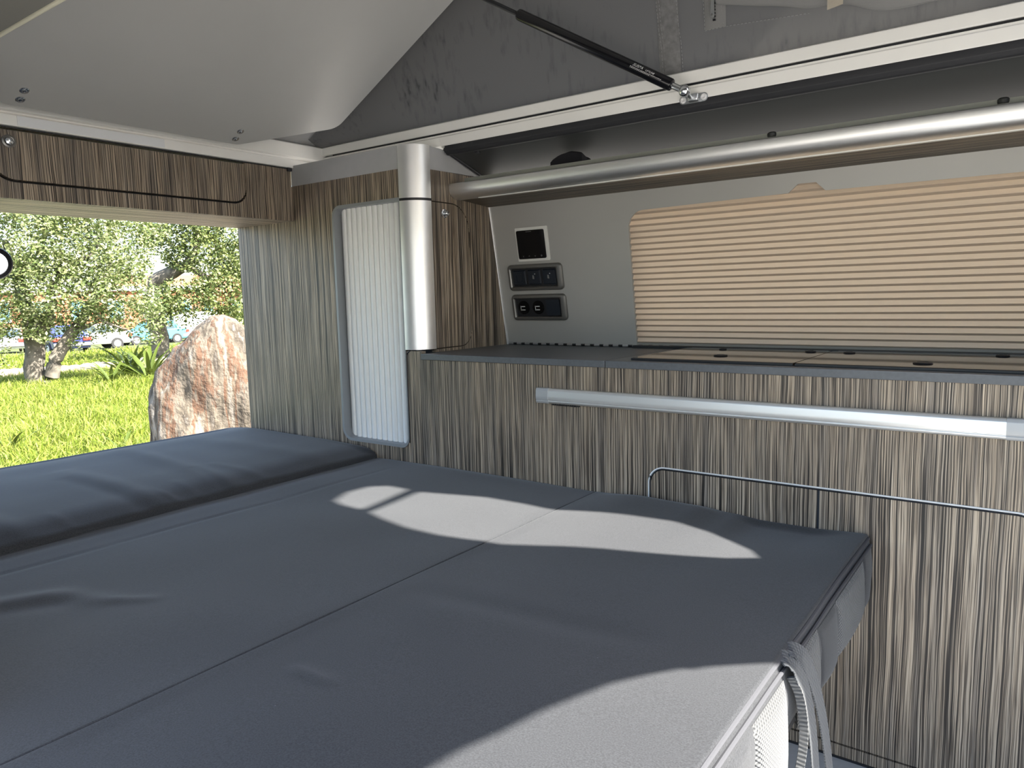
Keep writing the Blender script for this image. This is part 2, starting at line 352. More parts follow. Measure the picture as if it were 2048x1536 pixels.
G().prism([(-2.0515, 1.4515), (-2.0505, 1.4515), (-2.0505, 1.4745), (-2.0515, 1.4745)], lambda u, v, w: (u, w, v), .79, 1.16).build('pale_strip', mat('cool_white_strip', (.86, .88, .90), .25), rr_)  # thin cool-white strip on the face of the rear rail
# raised roof: shell above, with canvas walls
G().prism([(-.12, .45), (3.75, .45), (3.75, 2.05), (-.12, 2.05)], lambda u, v, w: roofpt(u, v, w), .07, .10).build('roof_shell', mat('roof_shell_inner', (.3, .3, .3), .6), **STRUCT)  # roof extended forward and sideways, added overhang keeps sun off the canvas
def tentf(y0, sgn):
    def fn(u, v):
        x = -2.06+u*(XF+2.06)
        ztop = 1.485+(x+2.0)*math.tan(TH)+.075; z = 1.526+v*max(.02, ztop-1.526)
        w = .010*noise.noise(Vector((x*3, z*2, 1.3)))+.004*noise.noise(Vector((x*11, z*5, 4)))
        return (x, y0-sgn*.088*(z-1.526)/max(.02, ztop-1.526)+w*min(1, (z-1.52)*12), z)
    return fn
tl = thing('tent_canvas', (-.7, 1.742, 1.53), 'grey canvas side wall of the raised pop-up roof above the white rail', 'tent')
G().grid(150, 60, tentf(1.742, 1)).build('canvas', TENT, tl)
tr2 = G().grid(60, 30, tentf(.565, -1)).build('tent_canvas', TENT, label='grey canvas wall of the raised roof on the door side', category='tent')
G().grid(30, 10, lambda u, v: (-2.06+.02*v, .57+u*1.175, 1.528+v*.03)).build('tent_canvas', TENT, label='low strip of grey canvas at the rear hinge of the roof', category='tent')
# canvas seams, zip, rolled flap and tie
def stitch_line(pts, parent, name='stitching', step=.0085, dash=.0055, r=.0006):
    g = G(); pts = [Vector(p) for p in pts]
    for a, b in zip(pts, pts[1:]):
        L = (b-a).length; d = (b-a)/L; k = 0
        while k*step < L:
            g.tube([a+d*k*step, a+d*min(L, k*step+dash)], r, 5); k += 1
    o = g.build(name, STITCH, parent); o['kind'] = 'stuff'; return o
TY = 1.733
def tz(x, z): return (x, 1.742-.088*(z-1.526)/(1.485+(x+2.0)*math.tan(TH)+.075-1.526)-.0045+(.010*noise.noise(Vector((x*3, z*2, 1.3)))+.004*noise.noise(Vector((x*11, z*5, 4))))*min(1, (z-1.52)*12), z)
for xs, dx in ((-.803, .004), (-.796, .004), (-.752, .004)):
    stitch_line([tz(xs, 1.80), tz(xs+.002, 1.72), tz(xs+.006, 1.64), tz(xs+.011, 1.60), tz(xs+.012, 1.538)], tl)
def band(x0, x1, z0, z1, off=.0025):
    return G().grid(6, 30, lambda u, v: (x0+(x1-x0)*u, tz(x0+(x1-x0)*u, z0+(z1-z0)*v)[1]+.0018-off*math.sin(math.pi*u)**.5, z0+(z1-z0)*v))
band(-.800, -.745, 1.532, 1.80).build('seam_tape', mat('grey_seam_tape', (.185, .185, .187), .85, var=.2, vscale=80), tl)
zp = band(-.681, -.632, 1.612, 1.80, .004).build('zip_tape', FLAPM, tl)
g = G()
for k in range(24):
    p = tz(-.657, 1.63+k*.007); g.box(p[0]-.003, p[0]+.003, p[1]-.006, p[1]-.002, p[2]-.0018, p[2]+.0018)
g.build('zip_teeth', BLACK, zp)
p = Vector(tz(-.657, 1.668)); g = G(); g.box(p.x-.006, p.x+.006, p.y-.012, p.y-.003, p.z, p.z+.016); g.build('zip_slider', CHROME, zp, bevel=.002)
g = G(); g.plate(fillet([(p.x-.006, p.z-.038, .005), (p.x+.005, p.z-.038, .005), (p.x+.004, p.z+.008, .003), (p.x-.003, p.z+.008, .003)], 5), [circ(p.x-.001, p.z-.030, .0025, 8)], XZ, p.y-.0125, p.y-.0105); g.build('zip_pull', CHROME, zp)
stitch_line([tz(-.684, 1.78), tz(-.681, 1.612), tz(-.632, 1.612), tz(-.45, 1.60)], tl)
stitch_line([tz(-.674, 1.78), tz(-.672, 1.62), tz(-.636, 1.62)], tl); stitch_line([tz(-.645, 1.76), tz(-.640, 1.618)], tl)
# rolled-up window flap
fl = thing('rolled_window_flap', (-.2, 1.715, 1.60), 'rolled-up grey canvas window flap sagging above the white rail', 'window flap')
def flapfn(u, v):
    x = -.65+u*(XF+.60); a = 2*math.pi*v
    sag = -.018*math.sin(min(1, u*2.0)*math.pi)
    z0 = 1.655-.052*min(1, u*4.5)**.8-.05*max(0, u-.2)+.006*math.sin(u*14)
    r = .012+.030*min(1, u*4)
    tie = abs(x+.385); r *= 1-.35*math.exp(-(tie/.05)**2)
    w = 1+.10*noise.noise(Vector((u*14, math.cos(a)*1.5, math.sin(a)*1.5)))
    return (x, 1.724-.010+r*.55*math.cos(a)*w-.004, z0+.02+r*1.15*math.sin(a)*w)
G().grid(90, 24, flapfn).build('rolled_canvas', FLAPM, fl)
g = G(); g.prism(fillet([(-.403, 1.582), (-.373, 1.587), (-.372, 1.70), (-.402, 1.70)]), XZ, 1.682, 1.685); g.build('tie_strap', BEIGE, fl)

# ================================================================== ROOF BOARD (bunk base folded up under the roof)
rb = thing('roof_bunk_board', (-1.2, 1.05, 1.49), 'large off-white bunk board tilted up under the raised roof', 'board')
bo = fillet([(0, .748, .05), (-.004, 1.364, .035), (.150, 1.636, .05), (2.85, 1.636, .06), (2.85, .464, .06), (.150, .464, .05)], 8)
G().plate(bo, [], roofpt, 0, .022).build('panel', ROOFW, rb, bevel=.003)
for s, y in ((.049, .772), (.017, .7725), (.047, 1.340), (.012, 1.343)):
    q = G(); q.lathe([(.0105, .001), (.0105, -.0016), (.0088, -.0026), (.0085, -.0018), (.0062, -.0018), (.0055, -.0045), (.003, -.0058), (.0015, -.0058), (.0012, -.004)], lambda a, b, h: roofpt(s+.008+a, y+b, h), 18)
    q.build('screw', CHROME, rb)

# ================================================================== GAS STRUT
A = Vector((-.708, 1.668, 1.4715)); B = Vector((-1.222, 1.60, 1.776)); D = (B-A).normalized()
E1 = Vector((0, 1, 0)); E1 = (E1-D*E1.dot(D)).normalized(); E2 = D.cross(E1).normalized()
def ax(a, b, h): return A+D*h+E1*a+E2*b
gs = thing('gas_strut', tuple(A), 'black gas strut running from the white side rail up to the roof board', 'gas strut')
cyl = G().lathe([(.010, .033), (.0132, .035), (.0142, .038), (.0142, .490), (.0132, .496), (.010, .499)], ax, 28).build('cylinder', mat('gloss_black_paint', (.006, .006, .008), .16), gs)
G().lathe([(.0058, .495), (.0058, .76)], ax, 16).build('rod', BLACK, gs)
G().lathe([(.0075, .0), (.0075, .036), (.0065, .040)], ax, 16).build('end_fitting', CHROME, gs)
g = G(); g.lathe([(.0003, -.0135)]+[(.0135*math.sin(t), -.0135*math.cos(t)) for t in [math.pi*k/10 for k in range(1, 10)]]+[(.0003, .0135)], ax, 18); g.build('ball_socket', CHROME, gs)
br = thing('strut_bracket', (A.x, 1.712, 1.463), 'zinc-plated strut bracket screwed to the white rail', 'bracket')
g = G(); g.plate(fillet([(A.x-.034, A.z-.020+.003, .0095), (A.x-.034, A.z+.000+.003, .0095), (A.x+.036, A.z+.000+.003, .0095), (A.x+.036, A.z-.020+.003, .0095)], 8), [], XZ, 1.7215, 1.7185); g.build('plate', ZINC, br, bevel=.0008)
g = G(); g.box(A.x-.009, A.x+.017, 1.704, 1.7185, A.z-.016, A.z+.002); g.build('raised_pad', ZINC, br, bevel=.004)
g = G(); g.tube([(A.x, 1.706, A.z-.006), (A.x, 1.674, A.z)], .0055, 12); g.build('ball_stud', CHROME, br)
for sx in (-.0245, .0265):
    g = G(); g.lathe([(.0078, 0), (.0070, .0022), (.0045, .0030), (.0030, .0024), (.0010, .0012)], lambda a, b, h: (A.x+sx+a, 1.7185-h, A.z-.007+b), 16); g.build('screw', PRINT, br)
# maker's print on the cylinder, wrapped to its surface
def text_mesh(txt, size, shear=0.0):
    cu = bpy.data.curves.new('t', 'FONT'); cu.body = txt; cu.size = size; cu.shear = shear; cu.resolution_u = 2
    ob = bpy.data.objects.new('t', cu); COL.objects.link(ob); bpy.context.view_layer.update()
    me = bpy.data.meshes.new_from_object(ob.evaluated_get(bpy.context.evaluated_depsgraph_get()))
    vs = [v.co.copy() for v in me.vertices]; fs = [tuple(p.vertices) for p in me.polygons]
    bpy.data.objects.remove(ob); bpy.data.curves.remove(cu); bpy.data.meshes.remove(me)
    return vs, fs
def wrap(vs, fs, h0, ang0, name):
    def f(v):
        t = ang0+v.y/.0143
        # angle measured round the tube; the text reads along it, down towards the fitting
        return ax(.0145*math.cos(t), .0145*math.sin(t), h0-v.x)
    g = G(); g.add([f(v) for v in vs], fs); o = g.build(name, PRINT, cyl, smooth=False); return o
toC = (Vector((0, 0, CAMZ))-A); a_c = math.atan2(toC.dot(E2), toC.dot(E1))
for txt, size, sh, h0, da in (('SUSPA', .0100, .3, .142, .26), ('LIFTLINE', .0064, .2, .106, .26)):
    vs_, fs_ = text_mesh(txt, size, sh); wrap(vs_, fs_, h0, a_c+da, 'lettering')
for k, (h0, L) in enumerate(((.146, .088), (.146, .056))):
    g = []; f = []
    for j in range(int(L/.004)):
        o = len(g); x = j*.004
        g += [Vector((x, 0, 0)), Vector((x+.0026, 0, 0)), Vector((x+.0026, .0011, 0)), Vector((x, .0011, 0))]; f.append((o, o+1, o+2, o+3))
    wrap(g, f, h0, a_c+.02-k*.17, 'small_print')

# ================================================================== OVERHEAD REAR LOCKER
XL = -2.065
lk = thing('overhead_locker', (XL-.15, 1.0, 1.277), 'dark zebra-wood overhead locker across the rear opening', 'locker')
lid = fillet([(.728, 1.446), (.728, 1.320, .05), (1.4245, 1.320, .045), (1.4245, 1.446)])
G().plate([(.36, 1.277), (1.5995, 1.277), (1.5995, 1.4455), (.36, 1.4455)], [fillet([(.724, 1.4454), (.724, 1.3165, .053), (1.428, 1.3165, .048), (1.428, 1.4454)])], YZ, XL, XL-.016).build('front_panel', WY, lk)
G().plate(fillet([(.730, 1.4405), (.730, 1.3225, .05), (1.4225, 1.3225, .045), (1.4225, 1.4405)]), [], YZ, XL+.002, XL-.014).build('lid', WY, lk, bevel=.0012)
lidp = lk.children[-1]
def arch(o, r, mt, par, name, yy):
    pass
G().box(XR, XL-.016, .36, 1.5995, 1.2772, 1.293).build('bottom_board', WSO, lk)
G().box(XL-.25, XL-.02, .40, 1.59, 1.30, 1.43).build('liner_box', BLACK, lk)
G().box(XL-.012, XL+.001, .36, 1.592, 1.4456, 1.4485).build('top_gap_seal', BLACK, lk)
G().box(XL-.012, XL+.010, 1.583, 1.5985, 1.438, 1.4535).build('seal_end', RUBBER, lk, bevel=.002)
def knob(cx, cy, cz, nrm, par, r=.0115, long=.012):
    n = Vector(nrm); a = Vector((0, 0, 1)); b = n.cross(a)
    t3 = lambda p, q, h: Vector((cx, cy, cz))+a*p+b*q+n*h
    ro = G().lathe([(r*1.15, 0), (r*1.15, .003), (r*.85, .0045), (r*.62, .0030)], t3, 20).build('knob_ring', GUN if long < .01 else CHROME, par)
    G().lathe([(r*.42, .001), (r*.42, long*.45), (r*.62, long*.7), (r*.64, long*.9), (r*.45, long*1.1), (r*.1, long*1.15)], t3, 18).build('knob', CHROME, ro)
knob(XL+.002, .771, 1.413, (1, 0, 0), lidp, .0135, .007)
# rear roof body closing the space above the locker
G().box(-2.40, -2.06, .3, 1.95, 1.455, 1.50).build('ceiling_rear', WHITE, **STRUCT)

# ================================================================== WARDROBE
wr = thing('wardrobe', (-1.94, 1.8, 0), 'tall zebra-wood wardrobe with white shutter and rounded aluminium corner post', 'wardrobe')
CR = .064; CX0 = XS-CR
tamb = fillet([(-1.866, 1.304, .032), (CX0+.001, 1.304), (CX0+.001, .556, .028), (-1.866, .556, .040)])
G().plate([(XR, 0), (CX0+.0012, 0), (CX0+.0012, 1.390), (XR, 1.390)], [[(min(u, CX0+.001), v) for u, v in fillet([(-1.870, 1.308, .036), (CX0+.0008, 1.308), (CX0+.0008, .552, .032), (-1.870, .552, .044)])]], XZ, YF, YF+.018).build('front_panel', WX, wr)
inner = fillet([(-1.8605, 1.2985, .028), (CX0-.004, 1.2985, .004), (CX0-.004, .5615, .026), (-1.8605, .5615, .036)])
outer = fillet([(-1.8698, 1.3078, .036), (CX0+.0006, 1.3078, .004), (CX0+.0006, .5522, .032), (-1.8698, .5522, .044)])
fr = G().plate(outer, [inner], XZ, YF-.003, YF+.045).build('shutter_frame', GREY, wr)
# tambour slats
sw = .0236; sh = thing_sh = None
shut = G().box(-1.862, CX0-.002, YF+.036, YF+.040, .555, 1.305).build('shutter_backing', GREY, wr)
nsl = 12; x0 = -1.8585; sw = (CX0-.006-x0)/nsl
first = None
for k in range(nsl):
    if first is None:
        prof = [(x0+.0012, YF+.034), (x0+.0014, YF+.0268), (x0+sw*.22, YF+.0236), (x0+sw*.55, YF+.0218), (x0+sw*.86, YF+.0226), (x0+sw-.0010, YF+.0262), (x0+sw-.0008, YF+.034)]
        first = G().prism(prof, XY, .558, 1.302).build('slat', TAMB, shut, ang=60)
    else: dup(first, shut, (sw*k, 0, 0))
# corner post profile
arc = [(CX0+CR*math.sin(t), YF+CR-CR*math.cos(t)) for t in [math.pi/2*k/14 for k in range(15)]]
arc = [(CX0+(CR+.003)*math.sin(t), YF+CR-(CR+.003)*math.cos(t)) for t in [math.pi/2*k/14 for k in range(15)]]
post = arc+[(XS-.012, YF+CR), (CX0, YF+.012)]
G().prism(post, XY, 1.3045, 1.4575).build('corner_post', ALU, wr, ang=40)
G().prism([(x*.999+XS*.001, y) for x, y in post], XY, 1.297, 1.3045).build('post_gap', BLACK, wr)
# side panel facing the kitchen with its door
sp = [(YF+CR, .846), (2.045, .846), (1.965, 1.30), (1.955, 1.392), (YF+CR, 1.389)]
dh = fillet([(YF+CR+.0005, .8545), (1.842, .8555, .055), (1.842, 1.2985, .085), (YF+CR+.0005, 1.2985)])
G().plate(sp, [dh], YZ, XS, XS-.016).build('side_panel', WY, wr)
dr = G().plate(fillet([(YF+CR, .8575), (1.8395, .8580, .053), (1.8395, 1.2955, .083), (YF+CR, 1.2955)]), [], YZ, XS+.0005, XS-.016).build('door', WY, wr, bevel=.0008)
G().prism(post, XY, .8565, 1.2970).build('post_profile', ALU, dr, ang=40)
knob(XS+.0005, 1.722, 1.264, (1, 0, 0), dr, .0118, .016)
G().box(CX0, XS-.018, YF+.02+.05, 1.95, .02, 1.38).build('carcass', BLACK, wr)
# reveal line around the lower door edge
pth = [(XS-.004, YF+CR-.004, .8535), (CX0+.040, YF+.008, .8535), (CX0+.015, YF+.0005, .852), (CX0+.006, YF-.0005, .846), (CX0+.0035, YF-.0005, .836), (CX0+.003, YF-.0005, .60), (CX0+.001, YF-.0005, .57)]
G().tube(pth, .0016, 6).build('reveal_line', BLACK, wr)
# grey band on top
G().box(XL+.0, CX0+.004, YF+.0002, YF+.018, 1.390, 1.4565).build('top_band', BAND, wr)
G().prism([(YF+CR, 1.389), (1.940, 1.389), (1.737, 1.4535), (YF+CR, 1.4565)], YZ, XS-.016, XS).build('top_band', BAND, wr)
# column foot below the door down to the worktop
G().box(CX0+.0012, XS-.0002, YF, YF+.018, .0, .853).build('corner_panel', WX, wr)

# ================================================================== KITCHEN CABINET
kc = thing('kitchen_cabinet', (-.5, 1.8, 0), 'low zebra-wood kitchen cabinet with arched chrome-edged doors beside the bed', 'cabinet')
ka = fillet([(-.7665, .03), (-.7665, .592, .040), (.012, .592, .040), (.012, .03)])
G().plate([(XS, .004), (XF-.02, .004), (XF-.02, .828), (XS, .828)], [ka], XZ, YF, YF+.018).build('front_panel', WX, kc)
da = [(u, v) for u, v in fillet([(-.3765, .034), (-.3765, .588), (-.7625, .588, .036), (-.7625, .034)])]
db = [(u, v) for u, v in fillet([(-.3735, .034), (.008, .034), (.008, .588, .036), (-.3735, .588)])]
G().plate(da, [], XZ, YF+.0005, YF+.017).build('door', WX, kc); G().plate(db, [], XZ, YF+.0005, YF+.017).build('door', WX, kc)
G().box(-.79, .03, YF+.0185, YF+.022, .01, .61).build('door_backing', BLACK, kc)
def archpath(d, y):
    a = fillet([(-.7665-d, .03), (-.7665-d, .592+d, .040+d), (.012+d, .592+d, .040+d), (.012+d, .03)], 10)
    return [(u, y, v) for u, v in a]
G().tube(archpath(.0006, YF-.0004), .0019, 6, flat=1).build('chrome_edge', mat('pale_satin_edge', (.80, .81, .82), .4, .2), kc)
G().tube(archpath(-.0032, YF-.0001), .0022, 6).build('black_gasket', BLACK, kc)
G().box(-.3768, -.3732, YF-.0006, YF+.004, .034, .587).build('door_gap_strip', NAVY, kc)
# aluminium rail with end caps
def railprof(g=0): return fillet([(YF, .768+g, .001), (YF-.013-g, .7685+g, .003), (YF-.0165-g, .762, .006), (YF-.0175-g, .7455, .03), (YF-.0165-g, .7385, .002), (YF-.0150-g, .7375, .001), (YF-.0150-g, .7365, .001), (YF-.0165-g, .7355, .002), (YF-.013-g, .729-g, .005), (YF, .7285-g)], 5)
rl = G().prism(railprof(), YZ, -1.046, -.052).build('rail', ALU2, kc)
for a, b in ((-1.0835, -1.046), (-.052, -.014)):
    G().prism(railprof(.0007), YZ, a, b).build('end_cap', mat('grey_end_cap', (.42, .43, .44), .45, .3), rl, bevel=.002)
g = G()
for k in range(13): g.box(-1.042+k*.0066, -1.042+k*.0066+.0036, YF-.006, YF, .7235, .7285)
g.build('vent_comb', BLACK, rl, bevel=.0008)
G().box(XS+.01, XF-.03, YF+.03, 2.02, .0, .80).build('carcass', BLACK, kc)
G().box(-1.50, XF-.02, YF-.003, YF, 0, .0045).build('floor_seal', BLACK, kc)

# ================================================================== WORKTOPS
wt = thing('worktop', (-1.2, 1.8, .828), 'short slate-grey worktop with a piano hinge beside the wardrobe', 'worktop')
G().box(XS+.001, -.8835, YF-.006, 2.026, .8285, ZT).build('board', WTOP, wt, bevel=.0015)
hg = G().box(XS+.01, -.895, 2.0235, 2.0262, ZT, ZT+.0035).build('hinge', HINGE, wt)
f0 = None; px = (.60)/18
for k in range(18):
    if f0 is None:
        f0 = G().tube([(XS+.016, 2.0205, ZT+.0045), (XS+.016+px*.56, 2.0205, ZT+.0045)], .0042, 10).build('knuckle', HINGE, hg)
        p0 = G().tube([(XS+.016+px*.58, 2.0205, ZT+.004), (XS+.016+px*.98, 2.0205, ZT+.004)], .0036, 8).build('pin', BLACK, hg)
    else: dup(f0, hg, (px*k, 0, 0)); dup(p0, hg, (px*k, 0, 0))
wb2 = thing('worktop', (-.3, 1.8, .828), 'long slate-grey worktop carrying the bronze glass lids under the window', 'worktop')
G().plate([(-.8815, YF-.006), (XF-.03, YF-.006), (XF-.03, 1.994), (-.8815, 1.994)], [], XY, .8285, ZT).build('board', WTOP, wb2, bevel=.0015)
G().plate([(-.8815, 1.994), (-.84, 1.994), (-.8815, 2.026)], [], XY, .8285, ZT-.0005).build('filler', WTOP, wb2)
for i, (a, b, ks, lab) in enumerate(((-.829, -.4415, ((-.647, 1.752, 1), (-.712, 1.945, .6), (-.482, 1.935, .8)), 'bronze glass lid over the worktop next to the piano hinge'),
                                (-.4385, .36, ((-.39, 1.930, .8), (-.205, 1.712, 1.1), (-.078, 1.945, .8)), 'longer bronze glass lid over the worktop under the window'))):
    gl = thing('glass_lid', ((a+b)/2, 1.8, ZT), lab, 'glass lid')
    G().plate(fillet([(a, 1.633, .010), (b, 1.633, .010), (b, 1.982, .010), (a, 1.982, .010)], 5), [], XY, ZT+.0012, ZT+.0062).build('glass', GLASSLID, gl, bevel=.0008)
    G().box(a+.0005, b-.0005, 1.6285, 1.6335, ZT, ZT+.0058).build('edge_bead', BLACK, gl, bevel=.001)
    for kx, ky, s in ks:
        G().lathe([(.0165*s, 0), (.0170*s, .0015), (.0155*s, .0030), (.0100*s, .0036), (.0095*s, .0028), (.0003, .0028)], lambda p, q, h: (kx+p, ky+q, ZT+.0062+h), 22).build('hinge_button', BLACK, gl)
    G().box(a+.01, b-.01, 1.982, 1.992, ZT, ZT+.006).build('back_profile', GREY, gl, bevel=.001)

# ================================================================== WINDOW BLIND
bl = thing('pleated_blind', (-.36, 2.02, .855), 'beige pleated blind drawn over the side window', 'blind')
NP = 25; zb, zt = .8555, 1.285; pv = []
for k in range(NP+1):
    z = zb+(zt-zb)*k/NP; dz = (zt-zb)/NP
    pv.append((z, -.0120)); pv.append((z+dz*.38, -.0060)); pv.append((z+dz*.46, -.0056))
pv = pv[:-2]
g = G(); n = len(pv)
def bx(i, k): return -1.03+1.35*i/6
vs_ = [wallpt(bx(i, k), z, w) for i in range(7) for k, (z, w) in enumerate(pv)]
g.add(vs_, [(i*n+k, (i+1)*n+k, (i+1)*n+k+1, i*n+k+1) for i in range(6) for k in range(n-1)])
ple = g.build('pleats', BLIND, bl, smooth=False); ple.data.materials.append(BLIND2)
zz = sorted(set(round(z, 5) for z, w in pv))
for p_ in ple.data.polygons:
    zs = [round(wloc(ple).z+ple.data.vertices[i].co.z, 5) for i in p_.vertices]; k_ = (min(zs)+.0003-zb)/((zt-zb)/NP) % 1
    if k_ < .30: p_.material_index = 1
G().plate([(-1.03, .8515), (.32, .8515), (.32, .8585), (-1.03, .8585)], [], wallpt, -.004, -.014).build('bottom_bar', mat('blind_bar', (.30, .28, .25), .5), bl)

# ================================================================== WALL CONTROLS
def wplate(outer, holes, a, b, nm, m, par, **k): return G().plate(outer, holes, wallpt, a, b).build(nm, m, par, **k)
def rect(x0, x1, z0, z1, r): return fillet([(x0, z0, r), (x1, z0, r), (x1, z1, r), (x0, z1, r)], 6)
th = thing('control_display', (-1.348, 1.97, 1.122), 'square black touch display in a pale frame on the grey wall', 'control panel')
wplate(rect(-1.410, -1.287, 1.1215, 1.2270, .003), [], 0, .0035, 'bezel', BEZEL, th, bevel=.001)
wplate(rect(-1.4045, -1.2985, 1.1290, 1.2185, .005), [], .0035, .0065, 'screen', GLOSSB, th, bevel=.001)
scr = th.children[-1]
DIM = mat('dim_icon', (.22, .22, .22), .5)
def icon(poly, nm='icon'): wplate(poly, [], .0065, .0069, nm, DIM, scr)
def chev(x, z, d, s=.0022):
    if d == 'l': return [(x+s*.6, z+s), (x-s*.6, z), (x+s*.6, z-s), (x+s*.2, z-s), (x-s*1.1, z), (x+s*.2, z+s)]
    if d == 'd': return [(x-s, z+s*.6), (x, z-s*.4), (x+s, z+s*.6), (x+s, z+s*.1), (x, z-s*1.0), (x-s, z+s*.1)]
    return [(x-s, z-s*.6), (x-s, z-s*.1), (x, z+s*1.0), (x+s, z-s*.1), (x+s, z-s*.6), (x, z+s*.4)]
icon(chev(-1.385, 1.1375, 'l')); icon(chev(-1.363, 1.1375, 'u')); icon(chev(-1.340, 1.1375, 'd'))
wplate([(-1.3185, 1.1375), (-1.3155, 1.1405), (-1.3125, 1.1375), (-1.3155, 1.1345)], [[(-1.3172, 1.1375), (-1.3155, 1.1392), (-1.3138, 1.1375), (-1.3155, 1.1358)]], .0065, .0069, 'icon', DIM, scr)
icon([(-1.367, 1.2135), (-1.345, 1.2135), (-1.345, 1.2143), (-1.367, 1.2143)], 'logo_line')
def frame(par, x0, x1, z0, z1):
    oo = rect(x0, x1, z0, z1, .014); ii = rect(x0+.0155, x1-.0225, z0+.0135, z1-.0150, .005)
    m = len(oo); lev = [(0, 0), (.006, 0), (.0105, .0022), (.0125, .006), (.0125, .0098), (.009, .0130), (.001, .0140)]
    cx, cz = (x0+x1)/2, (z0+z1)/2; hx, hz = (x1-x0)/2, (z1-z0)/2
    g = G(); rings = []
    for h, ins in lev:
        rings.append(rect(x0+ins, x1-ins*1.55, z0+ins, z1-ins, max(.004, .014-ins)))
    n = len(rings[0])
    vs = [wallpt(u, v, lev[i][0]) for i, r in enumerate(rings) for u, v in r]
    g.add(vs, [(i*n+k, i*n+(k+1) % n, (i+1)*n+(k+1) % n, (i+1)*n+k) for i in range(len(lev)-1) for k in range(n)])
    g.build('frame', GUN, par)
    r = (x0+.0145, x1-.0220, z0+.0140, z1-.0140)
    wplate(rect(*r, .004), [], 0, .0030, 'insert', BLACK, par); return r
sp_ = thing('switch_panel', (-1.351, 1.99, 1.0275), 'three-rocker switch panel in a bronze-grey frame on the grey wall', 'switch panel')
r = frame(sp_, -1.4565, -1.2465, 1.0275, 1.1120); w3 = (r[1]-r[0])/3
for k in range(3):
    a = r[0]+k*w3+.004; b = r[0]+(k+1)*w3-.004; z0, z1 = r[2]+.004, r[3]-.004
    g = G(); o1 = rect(a, b, z0, z1, .004); o2 = rect(a+.003, b-.003, z0+.003, z1-.003, .003); n = len(o1)
    vs = [wallpt(u, v, .0028) for u, v in o1]+[wallpt(u, v, .0060+.0030*(v-z0)/(z1-z0)) for u, v in o2]
    g.add(vs, [(i, (i+1) % n, n+(i+1) % n, n+i) for i in range(n)]+[tuple(range(n, 2*n))])
    rk = g.build('rocker', NAVY, sp_)
    cx, cz = (a+b)/2, (z0+z1)/2
    if k == 0:
        wplate(rect(cx-.013, cx+.013, cz-.014, cz+.012, .003), [rect(cx-.010, cx+.010, cz-.011, cz+.009, .002)], .0070, .0094, 'rocker_ridge', NAVY, rk)
    else:
        wplate([(cx-.004, cz-.004), (cx+.002, cz-.005), (cx+.001, cz+.006), (cx-.003, cz+.007)], [], .008, .0096, 'lamp_icon', DIM, rk)
        wplate(circ(cx+.006, cz+.011, .0014, 8), [], .008, .0100, 'indicator_light', PRINT, rk)
su = thing('socket_panel', (-1.351, 2.0, .929), 'double charging socket panel with a blank cover in a bronze-grey frame', 'socket panel')
r = frame(su, -1.4555, -1.2445, .9290, 1.0150); w3 = (r[1]-r[0])/3
for k in range(2):
    cx = r[0]+(k+.5)*w3-.002; cz = (r[2]+r[3])/2-.002
    so_ = G().plate(circ(cx+.002, cz+.002, .022, 28), [], wallpt, .003, .0055).build('socket', GLOSSB, su)
    for dz in (-.0055, .0055): wplate([(cx-.006, cz+dz-.0012), (cx+.008, cz+dz-.0012), (cx+.008, cz+dz+.0012), (cx-.006, cz+dz+.0012)], [], .0055, .0062, 'port_tongue', PRINT, so_)
    wplate([(cx-.0095, cz-.0075), (cx-.0080, cz-.0075), (cx-.0080, cz+.0075), (cx-.0095, cz+.0075)], [], .0055, .0060, 'port_edge', PRINT, so_)
wplate(rect(r[0]+2*w3+.003, r[1]-.003, r[2]+.004, r[3]-.004, .005), [], .003, .0075, 'blank_cover', NAVY, su, bevel=.0015)

# ================================================================== SHELF over the window
shf = thing('window_shelf', (-.5, 1.85, 1.30), 'long shelf over the window with a rounded aluminium front edge', 'shelf')
pr = [(1.768, 1.358), (1.752, 1.3555), (1.7485, 1.3535), (1.7475, 1.349), (1.7480, 1.340)]+[(1.786-.038*math.cos(t), 1.340-.030*math.sin(t)) for t in [math.pi/2*k/9 for k in range(1, 10)]]+[(1.80, 1.3105), (1.80, 1.325), (1.775, 1.345)]
G().prism(pr, YZ, XS+.001, XF-.01).build('front_profile', ALU, shf, ang=50)
G().box(XS+.085, XF-.01, 1.786, 1.7995, 1.3088, 1.3108).build('light_diffuser', mat('led_diffuser', (.8, .8, .76), .5), shf)
G().prism([(1.792, 1.3120), (1.953, 1.3005), (1.953, 1.315), (1.792, 1.326)], YZ, XS+.001, XF-.01).build('board', WS, shf)
G().box(XS+.02, XF-.01, 1.800, 1.808, 1.326, 1.3755).build('back_lip', mat('pale_green_grey_lip', (.36, .375, .33), .5), shf)
for x in (-.547, -.095):
    G().lathe([(.010, 0), (.011, .003), (.011, .008), (.008, .011), (.0003, .0115)], lambda a, b, h: (x+a, 1.803+b, 1.3665+h), 14).build('screw_cap', DARK, shf)
g = G()
def pouch(u, v):
    x = -1.180+.105*u; y = 1.822+.055*v
    return (x, y, 1.388+.014*math.sin(math.pi*u)**.4*(1-.5*v)+.010*noise.noise(Vector((u*3, v*3, 2)))+.012*u*(1-v))
po = G(); nn = 12
po.grid(nn, nn, pouch); po.grid(nn, nn, lambda u, v: (-1.180+.105*u, 1.822+.055*v, 1.330))
for (a, b) in (((0, 0), (1, 0)), ((1, 0), (1, 1)), ((1, 1), (0, 1)), ((0, 1), (0, 0))):
    po.grid(nn, 1, lambda u, v, a=a, b=b: (lambda s, t: (pouch(s, t) if v else (-1.180+.105*s, 1.822+.055*t, 1.330)))(a[0]+(b[0]-a[0])*u, a[1]+(b[1]-a[1])*u))
po.build('cloth_pouch', mat('black_cloth', (.01, .01, .014), .9), label='small folded black cloth pouch lying on the window shelf', category='pouch')

